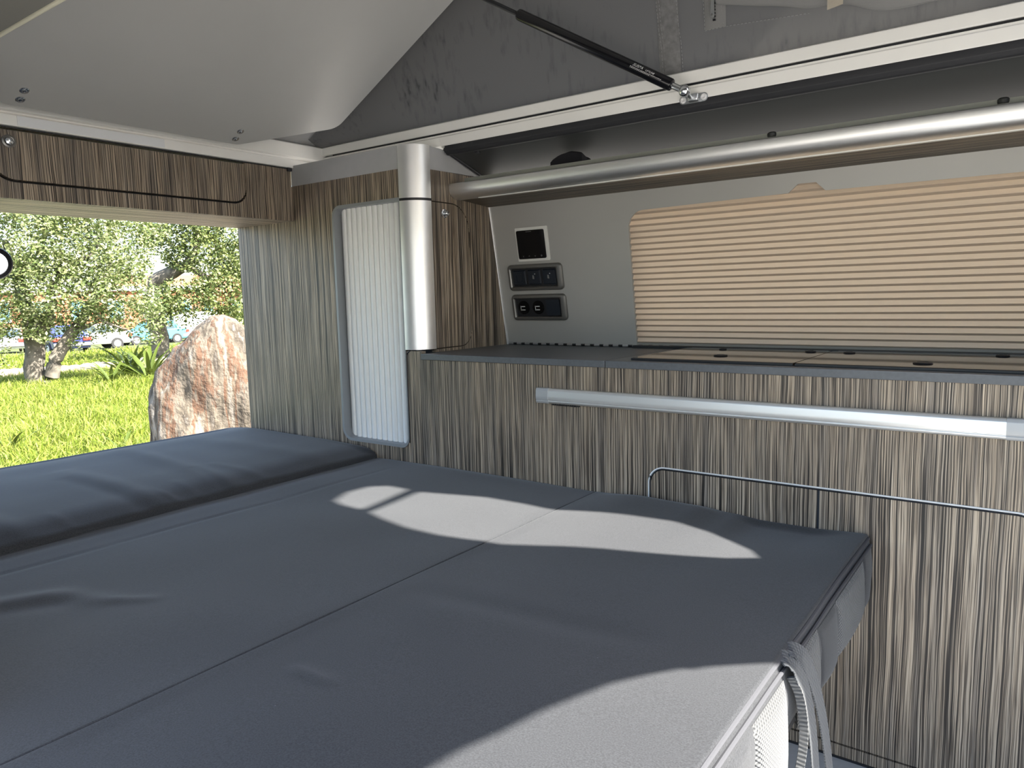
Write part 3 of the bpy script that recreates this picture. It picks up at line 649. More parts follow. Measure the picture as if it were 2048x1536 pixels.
# ================================================================== BED
def ridge(p, q, w, amp):
    p, q = Vector(p), Vector(q); d = q-p; L2 = d.length_squared
    def f(x, y):
        t = max(0, min(1, (Vector((x, y))-p).dot(d)/L2)); c = p+d*t
        dist = (Vector((x, y))-c).length
        return amp*math.exp(-(dist/w)**2)*(1-.5*abs(2*t-1)**3)
    return f
def cushion(name, x0, x1, y0, y1, zt, zb, r, hf, label, nx=110, ny=150, bulge=.006, rx0=None, rx1=None, zr1=None):
    rx0 = rx0 or r; rx1 = rx1 or r
    th_ = thing(name, ((x0+x1)/2, (y0+y1)/2, zb), label, 'cushion', None)
    def space(a, b, n, ra, rb):
        k = 8; out = [a+ra*(1-math.cos(math.pi/2*i/k)) for i in range(k)]
        m = n-2*k; out += [a+ra+(b-rb-a-ra)*i/m for i in range(m)]
        out += [b-rb*(1-math.cos(math.pi/2*(k-i)/k)) for i in range(k+1)]; return out
    xs = space(x0, x1, nx, rx0, rx1); ys = space(y0, y1, ny, r, r)
    def edge(d, rad): return 0 if d >= rad else rad-math.sqrt(max(0, rad*rad-(rad-d)**2))
    g = G(); vs = []
    for x in xs:
        for y in ys:
            dz = max(edge(x-x0, rx0), edge(x1-x, rx1)*((zr1 or rx1)/rx1), edge(y-y0, r), edge(y1-y, r))
            k = min(1, min(x-x0, x1-x, y-y0, y1-y)/.03)
            vs.append((x, y, zt-dz+hf(x, y)*(.35+.65*k)))
    n = len(ys); fs = [(i*n+j, (i+1)*n+j, (i+1)*n+j+1, i*n+j+1) for i in range(len(xs)-1) for j in range(n-1)]
    loop = [(i, 0) for i in range(len(xs))]+[(len(xs)-1, j) for j in range(1, n)]+[(i, n-1) for i in range(len(xs)-2, -1, -1)]+[(0, j) for j in range(n-2, 0, -1)]
    ids = [i*n+j for i, j in loop]; prev = ids
    for s in range(1, 9):
        t = s/8; cur = []
        for (i, j), id0 in zip(loop, ids):
            p = vs[id0]; ox = -1 if i == 0 else (1 if i == len(xs)-1 else 0); oy = -1 if j == 0 else (1 if j == n-1 else 0)
            sn_ = math.sin(math.pi*t); bx2 = (bulge if ((ox > 0 and x1 > -.5) or (ox < 0 and x0 < -2)) else -.003)*sn_; bu = bulge*sn_; ins = -.010 if s == 8 else 0
            vs.append((p[0]+ox*(bx2+ins), p[1]+(oy*(bu+ins) if oy < 0 else 0), p[2]+(zb-p[2])*t)); cur.append(len(vs)-1)
        m = len(ids)
        fs += [(prev[k], prev[(k+1) % m], cur[(k+1) % m], cur[k]) for k in range(m)]; prev = cur
    fs.append(tuple(prev)); g.add(vs, fs)
    g.build('cover', FAB, th_, ang=70)
    return th_
YB0, YB1 = .255, 1.5965
def nz(x, y, s, a, o=0): return a*noise.noise(Vector((x*s, y*s, o)))
R1 = [ridge((-2.36, 1.121), (-1.63, 1.077), .035, .010), ridge((-2.19, .875), (-1.645, .899), .035, .009), ridge((-1.93, 1.169), (-1.65, 1.198), .02, .004), ridge((-1.92, 1.10), (-1.62, 1.05), .015, -.005), ridge((-2.1, .84), (-1.66, .86), .02, -.005), ridge((-1.80, .931), (-1.66, .945), .010, .004), ridge((-1.82, .688), (-1.70, .693), .012, .004), ridge((-1.90, .585), (-1.72, .60), .03, .007), ridge((-1.85, 1.0), (-1.7, .99), .012, .003), ridge((-2.3, 1.35), (-1.75, 1.40), .05, .006)]
def h_rear(x, y):
    t = max(0, min(1, (x+2.2)/.50)); base = -.006*t if t < 1 else -.006
    f = max(0, (x+1.95)/.25)
    lip = -.024*max(0, 1-(x+2.52)/.2)**2
    return base-.018*min(1, f)**1.5*.6+lip+.6*sum(q(x, y) for q in R1)+nz(x, y, 5, .003, 3)
rc = cushion('bed_cushion', -2.52, -1.712, YB0, YB1, .552, .372, .022, h_rear, 'charcoal bed cushion with creases at the open rear of the van', 120, 160, rx1=.12, zr1=.036)
G().tube([(-1.7130, YB0+.01+(YB1-YB0-.02)*i/30, .5045+.0012*math.sin(i*1.3)) for i in range(31)], .0036, 8).build('piping', PIPE, rc)
R2 = [ridge((-1.44, .40), (-1.38, .516), .030, .006), ridge((-1.382, .516), (-1.283, .555), .025, .005), ridge((-1.283, .555), (-1.215, .605), .014, .003), ridge((-1.40, .43), (-1.32, .54), .03, -.003), ridge((-1.585, .30), (-1.58, .735), .006, -.0022), ridge((-1.58, .735), (-1.56, 1.113), .006, -.0022), ridge((-1.56, 1.113), (-1.56, 1.5), .006, -.0016)]
def h_mid(x, y):
    wall = math.exp(-(YB1-y)/.12)
    return wall*(.008*math.sin(max(0, min(1, (x+1.70)/.75))*math.pi))+sum(q(x, y) for q in R2)+nz(x, y, 4, .003, 8)-.004*math.exp(-((x+1.70)/.03)**2)
mc = cushion('bed_cushion', -1.708, -.9125, YB0, YB1, .510, .372, .005, h_mid, 'middle charcoal bed cushion between the creased and the piped cushions', 110, 150, rx1=.0022)
R3 = [ridge((-.815, .59), (-.742, .59), .009, .0028), ridge((-.84, .879), (-.456, .922), .03, -.002)]
PW = [(-.917, .003), (-.777, .018), (-.637, .013), (-.554, .0), (-.486, -.013), (-.391, -.011), (-.285, .002)]
def h_front(x, y):
    wv = PW[-1][1]
    for (a, b), (c, d) in zip(PW, PW[1:]):
        if a <= x <= c: t = (x-a)/(c-a); t = t*t*(3-2*t); wv = b+(d-b)*t
    return wv*math.exp(-((YB1-y)/.16)**2)+sum(q(x, y) for q in R3)+nz(x, y, 4, .0035, 5)
fc = cushion('bed_cushion', -.9115, -.276, YB0, YB1, .510, .372, .005, h_front, 'piped charcoal bed cushion with mesh side pads beside the cabinet doors', 110, 150, bulge=.010, rx0=.0022)
# piping along the edges of the front cushion
def edge_path(x, z, y0=YB0+.01, y1=YB1-.004, n=40): return [(x+.002*noise.noise(Vector((0, y0+(y1-y0)*i/n*6, z))), y0+(y1-y0)*i/n, z+.0035*noise.noise(Vector((0, (y0+(y1-y0)*i/n)*4, 5)))) for i in range(n+1)]
G().tube(edge_path(-.2755, .503), .0038, 8).build('piping', PIPE, fc)
G().tube(edge_path(-.2700, .490), .0034, 8).build('piping', PIPE, fc)
# side pads
def pad(y0, y1, z0, z1, m, nm='mesh_pad', skew=.02, puff=.010, xb=-.2715):
    def fn(u, v):
        y = y0+(y1-y0)*u+skew*(1-v); z = z0+(z1-z0)*v-.004*math.sin(math.pi*u)*(1-v)
        e = (max(0, math.sin(math.pi*u))**.35)*(max(0, math.sin(math.pi*v))**.35)
        return (xb+.002+puff*e, y, z)
    g = G(); g.grid(16, 16, fn); g.grid(16, 16, lambda u, v: (xb-.001, y0+(y1-y0)*u+skew*(1-v), z0+(z1-z0)*v-.004*math.sin(math.pi*u)*(1-v)))
    return g.build(nm, m, fc, ang=60)
pad(1.285, 1.512, .366, .480, PADM, skew=.028); pad(1.165, 1.283, .362, .478, FAB, 'fabric_pad', .030, .008); pad(1.035, 1.163, .362, .480, PADM, skew=.028)
pad(1.516, 1.590, .375, .490, FAB, 'fabric_pad', .002, .006)
pad(.848, .982, .30, .478, PADM, skew=.012, puff=.016); pad(.60, .846, .33, .475, FAB, 'fabric_pad', .02, .010)
# hanging fold of the cover and webbing straps
def ribbon(path, w, m, nm, th_=.0022, side=Vector((0, 1, 0))):
    path = [Vector(p) for p in path]
    # smooth (Catmull-Rom)
    P = []
    for i in range(len(path)-1):
        a, b, c, d = path[max(0, i-1)], path[i], path[i+1], path[min(len(path)-1, i+2)]
        for k in range(8):
            t = k/8; P.append(.5*((2*b)+(-a+c)*t+(2*a-5*b+4*c-d)*t*t+(-a+3*b-3*c+d)*t**3))
    P.append(path[-1]); g = G(); vs = []
    for i, p in enumerate(P):
        t = (P[min(i+1, len(P)-1)]-P[max(i-1, 0)]).normalized(); s = (side-t*side.dot(t)).normalized(); n = t.cross(s)
        for a, b in ((-1, -1), (1, -1), (1, 1), (-1, 1)): vs.append(p+s*(w/2*a)+n*(th_/2*b))
    m_ = len(P); fs = [(i*4+k, i*4+(k+1) % 4, (i+1)*4+(k+1) % 4, (i+1)*4+k) for i in range(m_-1) for k in range(4)]+[(0, 1, 2, 3), (m_*4-1, m_*4-2, m_*4-3, m_*4-4)]
    g.add(vs, fs); return g.build(nm, m, fc, ang=50, bevel=.0006)
ribbon([(-.277, .984, .5045), (-.268, .992, .503), (-.258, 1.004, .490), (-.250, 1.020, .45), (-.2440, 1.035, .395), (-.2395, 1.043, .330), (-.236, 1.045, .27), (-.233, 1.05, .20)], .036, STRAPM, 'webbing_strap')
ribbon([(-.277, 1.014, .5045), (-.267, 1.022, .503), (-.256, 1.040, .485), (-.248, 1.068, .435), (-.243, 1.092, .38), (-.240, 1.112, .325), (-.238, 1.125, .28), (-.236, 1.14, .22)], .034, STRAPM, 'webbing_strap')
ribbon([(-.262, .992, .480), (-.252, 1.000, .45), (-.247, 1.006, .40), (-.249, 1.000, .35), (-.256, .985, .30), (-.262, .97, .27)], .012, PADM, 'cover_fold', .004, Vector((1, .2, 0)))
# bench carrying the cushions
bn = thing('bench_base', (-1.5, .95, 0), 'dark bench box under the bed cushions', 'bench')
G().box(-2.50, -.46, .31, 1.585, 0, .345).build('box', BENCH, bn, bevel=.004); G().box(-2.51, -.285, .295, 1.592, .345, .3715).build('slatted_top', BENCH, bn, bevel=.003)

# ================================================================== ROUND LAMP at the rear opening
rl_ = thing('round_lamp', (-2.30, .808, 1.09), 'round black-rimmed lamp with a white face hanging in the rear opening', 'lamp')
LN = Vector((.90, -.30, -.32)).normalized(); LA = LN.cross(Vector((0, 0, 1))).normalized(); LB = LA.cross(LN)
lc = Vector((-2.30, .792, 1.132))
l3 = lambda a, b, h: lc+LA*a+LB*b+LN*h
G().lathe([(.0300, -.020), (.0420, -.016), (.0455, -.004), (.0455, .004), (.0425, .008), (.0340, .007), (.0335, .002), (.0003, .002)], l3, 32).build('rim', BLACK, rl_)
G().lathe([(.0334, .0022), (.0325, .0038), (.0003, .0048)], l3, 32).build('diffuser', mat('lamp_diffuser', (.9, .9, .9), .4, emit=((1, 1, 1), 1.2)), rl_)
G().tube([l3(0, .02, -.018), l3(-.02, .10, -.03), (-2.31, .75, 1.277)], .004, 8).build('stem', BLACK, rl_)
#OUTSIDE
# ================================================================== OUTSIDE
def gz(x, y=0): return -.6-.028*max(0, -x-14)+.05*noise.noise(Vector((x*.3, y*.3, 0)))
def island(name, stops, rough=.6, trans=0.0):
    m, t, b = nt(name); N, L = t.nodes, t.links
    g = N.new('ShaderNodeNewGeometry'); r = ramp(t, stops); L.new(g.outputs['Random Per Island'], r.inputs[0]); L.new(r.outputs[0], b.inputs['Base Color'])
    b.inputs['Roughness'].default_value = rough
    if trans:
        tr = N.new('ShaderNodeBsdfTranslucent'); L.new(r.outputs[0], tr.inputs[0]); mx = N.new('ShaderNodeMixShader'); mx.inputs[0].default_value = trans
        L.new(b.outputs[0], mx.inputs[1]); L.new(tr.outputs[0], mx.inputs[2]); L.new(mx.outputs[0], t.nodes['Material Output'].inputs[0])
    return m
def soil():
    m, t, b = nt('meadow_ground'); N, L = t.nodes, t.links
    g = N.new('ShaderNodeNewGeometry')
    n = N.new('ShaderNodeTexNoise'); n.inputs['Scale'].default_value = 1.2; n.inputs['Detail'].default_value = 6; L.new(g.outputs['Position'], n.inputs['Vector'])
    a = ramp(t, [(.3, (.045, .06, .010)), (.55, (.085, .10, .02)), (.75, (.12, .115, .04))]); L.new(n.outputs[0], a.inputs[0]); L.new(a.outputs[0], b.inputs['Base Color'])
    b.inputs['Roughness'].default_value = .9; return m
xs_ = [-6.2, -9, -11, -13, -15, -17, -19, -21, -24, -28, -34, -42, -55, -80, -130]; ys_ = [-60, -30, -15, -8, -4, 0, 2, 4, 6, 8, 10, 12, 15, 20, 28, 40, 60, 90]
g = G(); n = len(ys_)
g.add([(x, y, gz(x, y)) for x in xs_+[] for y in ys_], [(i*n+j, (i+1)*n+j, (i+1)*n+j+1, i*n+j+1) for i in range(len(xs_)-1) for j in range(n-1)])
g.build('ground', soil(), **STRUCT)
g = G(); g.box(-6.2, 60, -60, 90, -.64, -.60); g.build('ground', mat('pale_paving', (.27, .255, .23), .9), **STRUCT)
GR = island('grass_blades', [(0, (.085, .130, .009)), (.35, (.145, .20, .015)), (.7, (.21, .25, .03)), (1, (.28, .275, .075))], .6, .35)
def blades(name, n, xr, hr, wr_, label, fmin=.28, fmax=.66, m=GR):
    rnd = random.Random(name+label); g = G()
    for _ in range(n):
        x = -(xr[0]*(xr[1]/xr[0])**rnd.random()); y = -x*rnd.uniform(fmin, fmax)
        z = gz(x, y)-.01; h = rnd.uniform(*hr)*(.7+.6*abs(noise.noise(Vector((x, y, 3))))); a = rnd.uniform(0, 6.283); w = rnd.uniform(*wr_)
        dx, dy = math.cos(a), math.sin(a); b = rnd.uniform(.1, .7)*h; c = rnd.uniform(0, 6.283); bx_, by_ = math.cos(c)*b, math.sin(c)*b
        g.v += [Vector((x-dx*w, y-dy*w, z)), Vector((x+dx*w, y+dy*w, z)), Vector((x+dx*w*.7+bx_*.35, y+dy*w*.7+by_*.35, z+h*.6)), Vector((x-dx*w*.7+bx_*.35, y-dy*w*.7+by_*.35, z+h*.6)), Vector((x+bx_, y+by_, z+h*(.95-.3*b/h)))]
        k = len(g.v)-5; g.f += [(k, k+1, k+2, k+3), (k+3, k+2, k+4)]
    me = bpy.data.meshes.new(name); me.from_pydata(g.v, [], g.f); me.materials.append(m)
    o = bpy.data.objects.new(name, me); COL.objects.link(o); o['kind'] = 'stuff'; o['label'] = label; o['category'] = 'grass'
    return o
blades('meadow_grass', 54000, (6.3, 21), (.16, .36), (.005, .011), 'long bright green meadow grass behind the van')
blades('verge_grass', 9000, (24, 37), (.2, .45), (.02, .04), 'grass verge between the kerb and the parked cars')
# kerb of rough stones and dry leaves behind the tree
ST = mat('pale_kerb_stone', (.26, .22, .17), .9, var=.3, vscale=9, bump=.6, bscale=30)
def lump(cx, cy, cz, sx, sy, sz, seed, m, name, parent, sub=2, amp=.25):
    bm = bmesh.new(); bmesh.ops.create_icosphere(bm, subdivisions=sub, radius=1)
    g = G(); vs = []
    for v in bm.verts:
        d = 1+amp*noise.noise(v.co*1.3+Vector((seed, seed*2, 0))); vs.append((cx+v.co.x*sx*d, cy+v.co.y*sy*d, cz+v.co.z*sz*d))
    bm.verts.index_update(); fs = [tuple(v.index for v in f.verts) for f in bm.faces]; bm.free()
    g.add(vs, fs); return g.build(name, m, parent, ang=50)
kb = thing('stone_kerb', (-22.5, 9, -.85), 'low pale stone kerb with dry leaves behind the olive tree', 'kerb')
for k in range(22):
    t = k/21; x = -23.6+t*2.6; y = 6.6+t*5.4; lump(x, y, gz(x, y)+.06, .22, .30, .14+.06*random.random(), k, ST, 'stone', kb, 2)
G().add([(-22.9, 6.2, gz(-22.9)+.03), (-20.0, 11.8, gz(-20)+.03), (-18.9, 11.2, gz(-18.9)+.02), (-21.4, 6.0, gz(-21.4)+.02)], [(0, 1, 2, 3)]).build('leaf_litter', mat('dry_leaf_litter', (.20, .15, .10), .9, var=.5, vscale=8), kb)
# ---- rock
def rock_mat():
    m, t, b = nt('streaked_rock'); N, L = t.nodes, t.links
    g = N.new('ShaderNodeNewGeometry'); mp = N.new('ShaderNodeMapping'); mp.inputs['Rotation'].default_value = (0, .25, 0); mp.inputs['Scale'].default_value = (9, 9, 1.0); L.new(g.outputs['Position'], mp.inputs[0])
    n = N.new('ShaderNodeTexNoise'); n.inputs['Scale'].default_value = 1; n.inputs['Detail'].default_value = 5; n.inputs['Roughness'].default_value = .6; L.new(mp.outputs[0], n.inputs['Vector'])
    a = ramp(t, [(.30, (.22, .20, .17)), (.38, (.040, .031, .022)), (.44, (.085, .070, .050)), (.49, (.125, .105, .08)), (.535, (.082, .040, .021)), (.55, (.088, .048, .027)), (.58, (.09, .07, .047)), (.66, (.20, .175, .145))]); L.new(n.outputs[0], a.inputs[0]); L.new(a.outputs[0], b.inputs['Base Color'])
    n2 = N.new('ShaderNodeTexNoise'); n2.inputs['Scale'].default_value = 22; n2.inputs['Detail'].default_value = 6; L.new(g.outputs['Position'], n2.inputs['Vector'])
    bp = N.new('ShaderNodeBump'); bp.inputs['Strength'].default_value = .9; bp.inputs['Distance'].default_value = .03; L.new(n2.outputs[0], bp.inputs['Height']); L.new(bp.outputs[0], b.inputs['Normal'])
    b.inputs['Roughness'].default_value = .9; return m
RD = 5.5; hx, hy = -.861, .509; sx_, sy_ = .509, .861       # view direction towards the rock, and sideways (to the kitchen side)
ro = [(-.04, -.62), (-.02, .10), (-.002, .369), (.036, .554), (.103, .635), (.169, .70), (.268, .763), (.352, .846), (.436, .905), (.502, .927), (.582, .910), (.625, .86), (.70, .83), (.82, .70), (.95, .40), (1.05, -.62)]
org = Vector((-4.902+.0, 2.514, 0))
def rk3(u, v, w):
    # depth w runs away from the van; the face turns away towards the left edge
    uu = u; ww = w-.35*max(0, .45-u)*0
    return (org.x+sx_*uu+hx*ww, org.y+sy_*uu+hy*ww, v)
g = G()
NU, NV = 46, 64
import bisect
def top_at(u):
    pts = [(-.02, .10)]+ro[2:15]+[(1.05, -.1)]
    for (a, b), (c, d) in zip(pts, pts[1:]):
        if a <= u <= c: return b+(d-b)*(u-a)/(c-a)
    return pts[-1][1]
def rock_surf(a, b):
    # a round the waist (0..1), b height (0 base..1 top)
    ang = 2*math.pi*a; cx_ = .52; 
    k = (1-b**5)**.5
    cu = math.copysign(abs(math.cos(ang))**.7, math.cos(ang)); sw_ = math.copysign(abs(math.sin(ang))**.7, math.sin(ang))
    u = cx_+.54*cu; u = min(1.02, max(-.02, u)); 
    ztop = top_at(u); z = -.62+(ztop+.62)*b
    # pull columns in towards the outline of the upper part
    w = .32+.34*sw_*(k*.8+.2)-.25*(u-.5)*0
    w += .16*(.5-u) if sw_ < 0 else 0
    nn_ = .05*noise.noise(Vector((u*3, w*3, z*2)))+.03*noise.noise(Vector((u*9, w*9, z*4)))+.012*noise.noise(Vector((u*25, w*25, z*12)))
    return rk3(u+nn_*cu, z+nn_*.4, w+nn_*sw_*1.3)
g.grid(96, 60, rock_surf)
top = [rock_surf(i/96, 1) for i in range(96)]; g.add(top, [tuple(range(96))])
g.build('boulder', rock_mat(), ang=80, label='large upright rust-streaked boulder standing in the grass', category='boulder')
# ---- trees
BARK = mat('grey_mottled_bark', (.125, .11, .088), .95, var=.5, vscale=7, bump=.8, bscale=25)
def leafmesh(name, lobes, n, size, m, parent, rnd, elong=2.0, shell=.45):
    g = G(); tot = sum(l[3]**2 for l in lobes)
    for l in lobes:
        k = int(n*l[3]**2/tot)
        for _ in range(k):
            d = Vector((rnd.gauss(0, 1), rnd.gauss(0, 1), rnd.gauss(0, 1))).normalized(); r = l[3]*(shell+(1-shell)*rnd.random()**.6)
            c = Vector(l[:3])+Vector((d.x*r, d.y*r, d.z*r*.85)); c += Vector((noise.noise(c*1.7), noise.noise(c*1.7+Vector((9, 0, 0))), noise.noise(c*1.7+Vector((0, 9, 0)))))*.35
            t = Vector((rnd.gauss(0, 1), rnd.gauss(0, 1), rnd.gauss(0, .7))).normalized(); s = t.cross(Vector((rnd.gauss(0, 1), rnd.gauss(0, 1), rnd.gauss(0, 1)))).normalized()
            L = size*rnd.uniform(.7, 1.3); W = L/elong*.5
            o = len(g.v); g.v += [c, c+t*L*.5+s*W, c+t*L, c+t*L*.5-s*W]; g.f.append((o, o+1, o+2, o+3))
    me = bpy.data.meshes.new(name); me.from_pydata([v-wloc(parent) for v in g.v], [], g.f); me.materials.append(m)
    o = bpy.data.objects.new(name, me); COL.objects.link(o); o.parent = parent; o['kind'] = 'stuff'; return o
def limb(parent, pts, radii, name='branch'):
    P = []; Rr = []
    pts = [Vector(p) for p in pts]
    for i in range(len(pts)-1):
        for k in range(5):
            t = k/5; p = pts[i].lerp(pts[i+1], t); P.append(p+Vector((noise.noise(p*2), noise.noise(p*2+Vector((5, 0, 0))), 0))*radii[i]*.5); Rr.append(radii[i]+(radii[i+1]-radii[i])*t)
    P.append(pts[-1]); Rr.append(radii[-1]); return G().tube(P, Rr, 9).build(name, BARK, parent, ang=60)
LA_ = island('olive_leaves', [(0, (.050, .080, .018)), (.4, (.125, .165, .05)), (.75, (.25, .28, .115)), (1, (.42, .43, .24))], .45, .25)
LB_ = island('green_leaves', [(0, (.03, .052, .012)), (.4, (.095, .13, .032)), (.8, (.22, .255, .085)), (1, (.34, .35, .16))], .5, .25)
VD = Vector((-.93, .36, 0)); VS = Vector((.36, .93, 0))            # away from the van along the left of the view / sideways
def scr(d, s, z): p = VD*d+VS*s; return Vector((p.x, p.y, z))
def loc(px, py, dist):                                             # place by bearing and range from the van
    d = rt*((px-1024)/F_PX)+up*(-(py-768)/F_PX)+fw; h = math.hypot(d.x, d.y); return Vector((0, 0, CAMZ))+d*(dist/h)
rnd = random.Random(3)
bA = loc(70, 778, 18.6); bA.z = gz(bA.x, bA.y)
tA = thing('olive_tree', tuple(bA), 'two-stemmed olive tree with pale mottled bark in the meadow', 'tree')
limb(tA, [bA+Vector((0, 0, -.1)), loc(72, 700, 18.6), loc(60, 640, 18.7), loc(40, 560, 18.9), loc(10, 480, 19)], [.21, .19, .17, .12, .06], 'trunk')
limb(tA, [loc(92, 776, 18.4), loc(112, 718, 18.3), loc(140, 668, 18.4), loc(185, 600, 18.5), loc(230, 520, 18.6)], [.15, .14, .12, .09, .05], 'trunk')
limb(tA, [loc(75, 690, 18.6), loc(92, 640, 18.4), loc(110, 580, 18.3), loc(125, 500, 18.2)], [.16, .13, .10, .05])
limb(tA, [loc(140, 668, 18.4), loc(200, 640, 18.0), loc(255, 660, 17.8)], [.05, .035, .02]); limb(tA, [loc(125, 540, 18.3), loc(190, 505, 18.0), loc(200, 470, 18)], [.05, .03, .02])
lob = [(*loc(px, py, d), r) for px, py, d, r in ((20, 480, 18.6, 1.1), (110, 470, 18.2, 1.15), (190, 500, 18.0, 1.1), (255, 500, 18.2, .75), (60, 560, 18.0, .95), (150, 575, 17.8, 1.0), (235, 590, 18.0, .85), (-30, 560, 18.4, 1.0), (10, 640, 18.2, .65), (190, 640, 18.2, .60), (285, 635, 18.3, .55), (120, 650, 18.8, .45), (-40, 680, 18, .6), (70, 380, 18.6, 1.2), (190, 400, 18.6, 1.2), (68, 655, 17.9, .40), (280, 470, 18.4, .45))]
leafmesh('foliage', lob, 42000, .078, LA_, tA, rnd)
bB = loc(330, 700, 27); bB.z = gz(bB.x, bB.y)
tB = thing('leaning_tree', tuple(bB), 'leaning broad-leaved tree behind the boulder with sky showing through', 'tree')
limb(tB, [bB, loc(300, 600, 27), loc(312, 562, 26.8), loc(345, 545, 26.6), loc(375, 530, 26.4), loc(400, 480, 26.3)], [.30, .26, .24, .22, .16, .08], 'trunk')
limb(tB, [loc(350, 543, 26.6), loc(352, 520, 26.4), loc(360, 505, 26.3)], [.08, .05, .03]); limb(tB, [loc(375, 530, 26.4), loc(420, 560, 26.2), loc(450, 580, 26)], [.12, .08, .04]); limb(tB, [loc(395, 490, 26.3), loc(385, 440, 26.3), loc(390, 400, 26)], [.09, .06, .03])
lob = [(*loc(px, py, d), r) for px, py, d, r in ((330, 470, 26.6, .85), (385, 450, 26.3, 1.0), (440, 455, 26.3, 1.0), (350, 510, 26.5, .55), (415, 510, 26, 1.0), (460, 530, 26, .9), (440, 590, 25.6, 1.0), (385, 600, 25.6, .85), (330, 600, 25.8, .7), (300, 610, 26, .55), (470, 610, 26, .8), (355, 625, 25.6, .55), (300, 450, 27, .6), (400, 410, 26.3, 1.1), (500, 520, 26.5, 1.2))]
leafmesh('foliage', lob, 26000, .10, LB_, tB, rnd, 1.7, .3)
# hedge row further back
for k, (px, py, d, r) in enumerate(((398, 650, 64, 1.5), (490, 640, 66, 1.7))):
    b = loc(px, 690, d); b.z = gz(b.x, b.y)
    tC = thing('distant_tree', tuple(b), ('distant round green tree behind the white delivery van', 'distant round green tree beyond the top of the boulder')[k], 'tree')
    limb(tC, [b, b+Vector((0, 0, 2.5))], [.3, .2], 'trunk'); c = loc(px, py, d)
    leafmesh('foliage', [(c.x, c.y, c.z, r), (c.x+.4, c.y+.5, c.z-.8, r*.8)], 2500, .30, LB_, tC, rnd, 1.5, .3)
# ---- strap-leaved plants beside the boulder
YU = island('strap_leaves', [(0, (.018, .035, .006)), (.5, (.055, .085, .014)), (1, (.16, .18, .035))], .4, .2)
def strap_plant(px, py, dist, n, L, label, seed, m=YU):
    b = loc(px, py, dist); b.z = gz(b.x, b.y); t = thing('strap_leaf_plant', tuple(b), label, 'plant'); r_ = random.Random(seed)
    for k in range(n):
        a = 6.283*k/n+r_.uniform(-.3, .3); el = r_.uniform(.5, 1.35); l = L*r_.uniform(.7, 1.15); w = .034*L*r_.uniform(.8, 1.3)
        d = Vector((math.cos(a), math.sin(a), 0)); s = Vector((-d.y, d.x, 0)); g = G(); vs = []
        for i in range(6):
            q = i/5; p = b+d*(l*math.cos(el)*q+.25*l*q*q)+Vector((0, 0, l*math.sin(el)*q-.35*l*q*q)); ww = w*(1-q**2)+.002
            vs += [p-s*ww, p+Vector((0, 0, -.3*ww)), p+s*ww]
        g.add(vs, [(i*3+j, i*3+j+1, (i+1)*3+j+1, (i+1)*3+j) for i in range(5) for j in range(2)]); g.build('leaf', m, t)
strap_plant(262, 742, 18.5, 30, 1.35, 'tall strap-leaved green plant beside the boulder', 1)
strap_plant(298, 735, 17.5, 24, 1.5, 'upright yellow-green strap-leaved plant closest to the boulder edge', 2)
strap_plant(222, 758, 16.5, 22, .9, 'low dark strap-leaved plant between the olive tree and the taller plants', 3)
strap_plant(14, 850, 9.5, 12, .55, 'arching tuft of broad blue-green blades in the meadow below the lamp', 5)
strap_plant(245, 880, 8.6, 14, .42, 'tuft of broad blue-green blades in the meadow next to the boulder foot', 6)
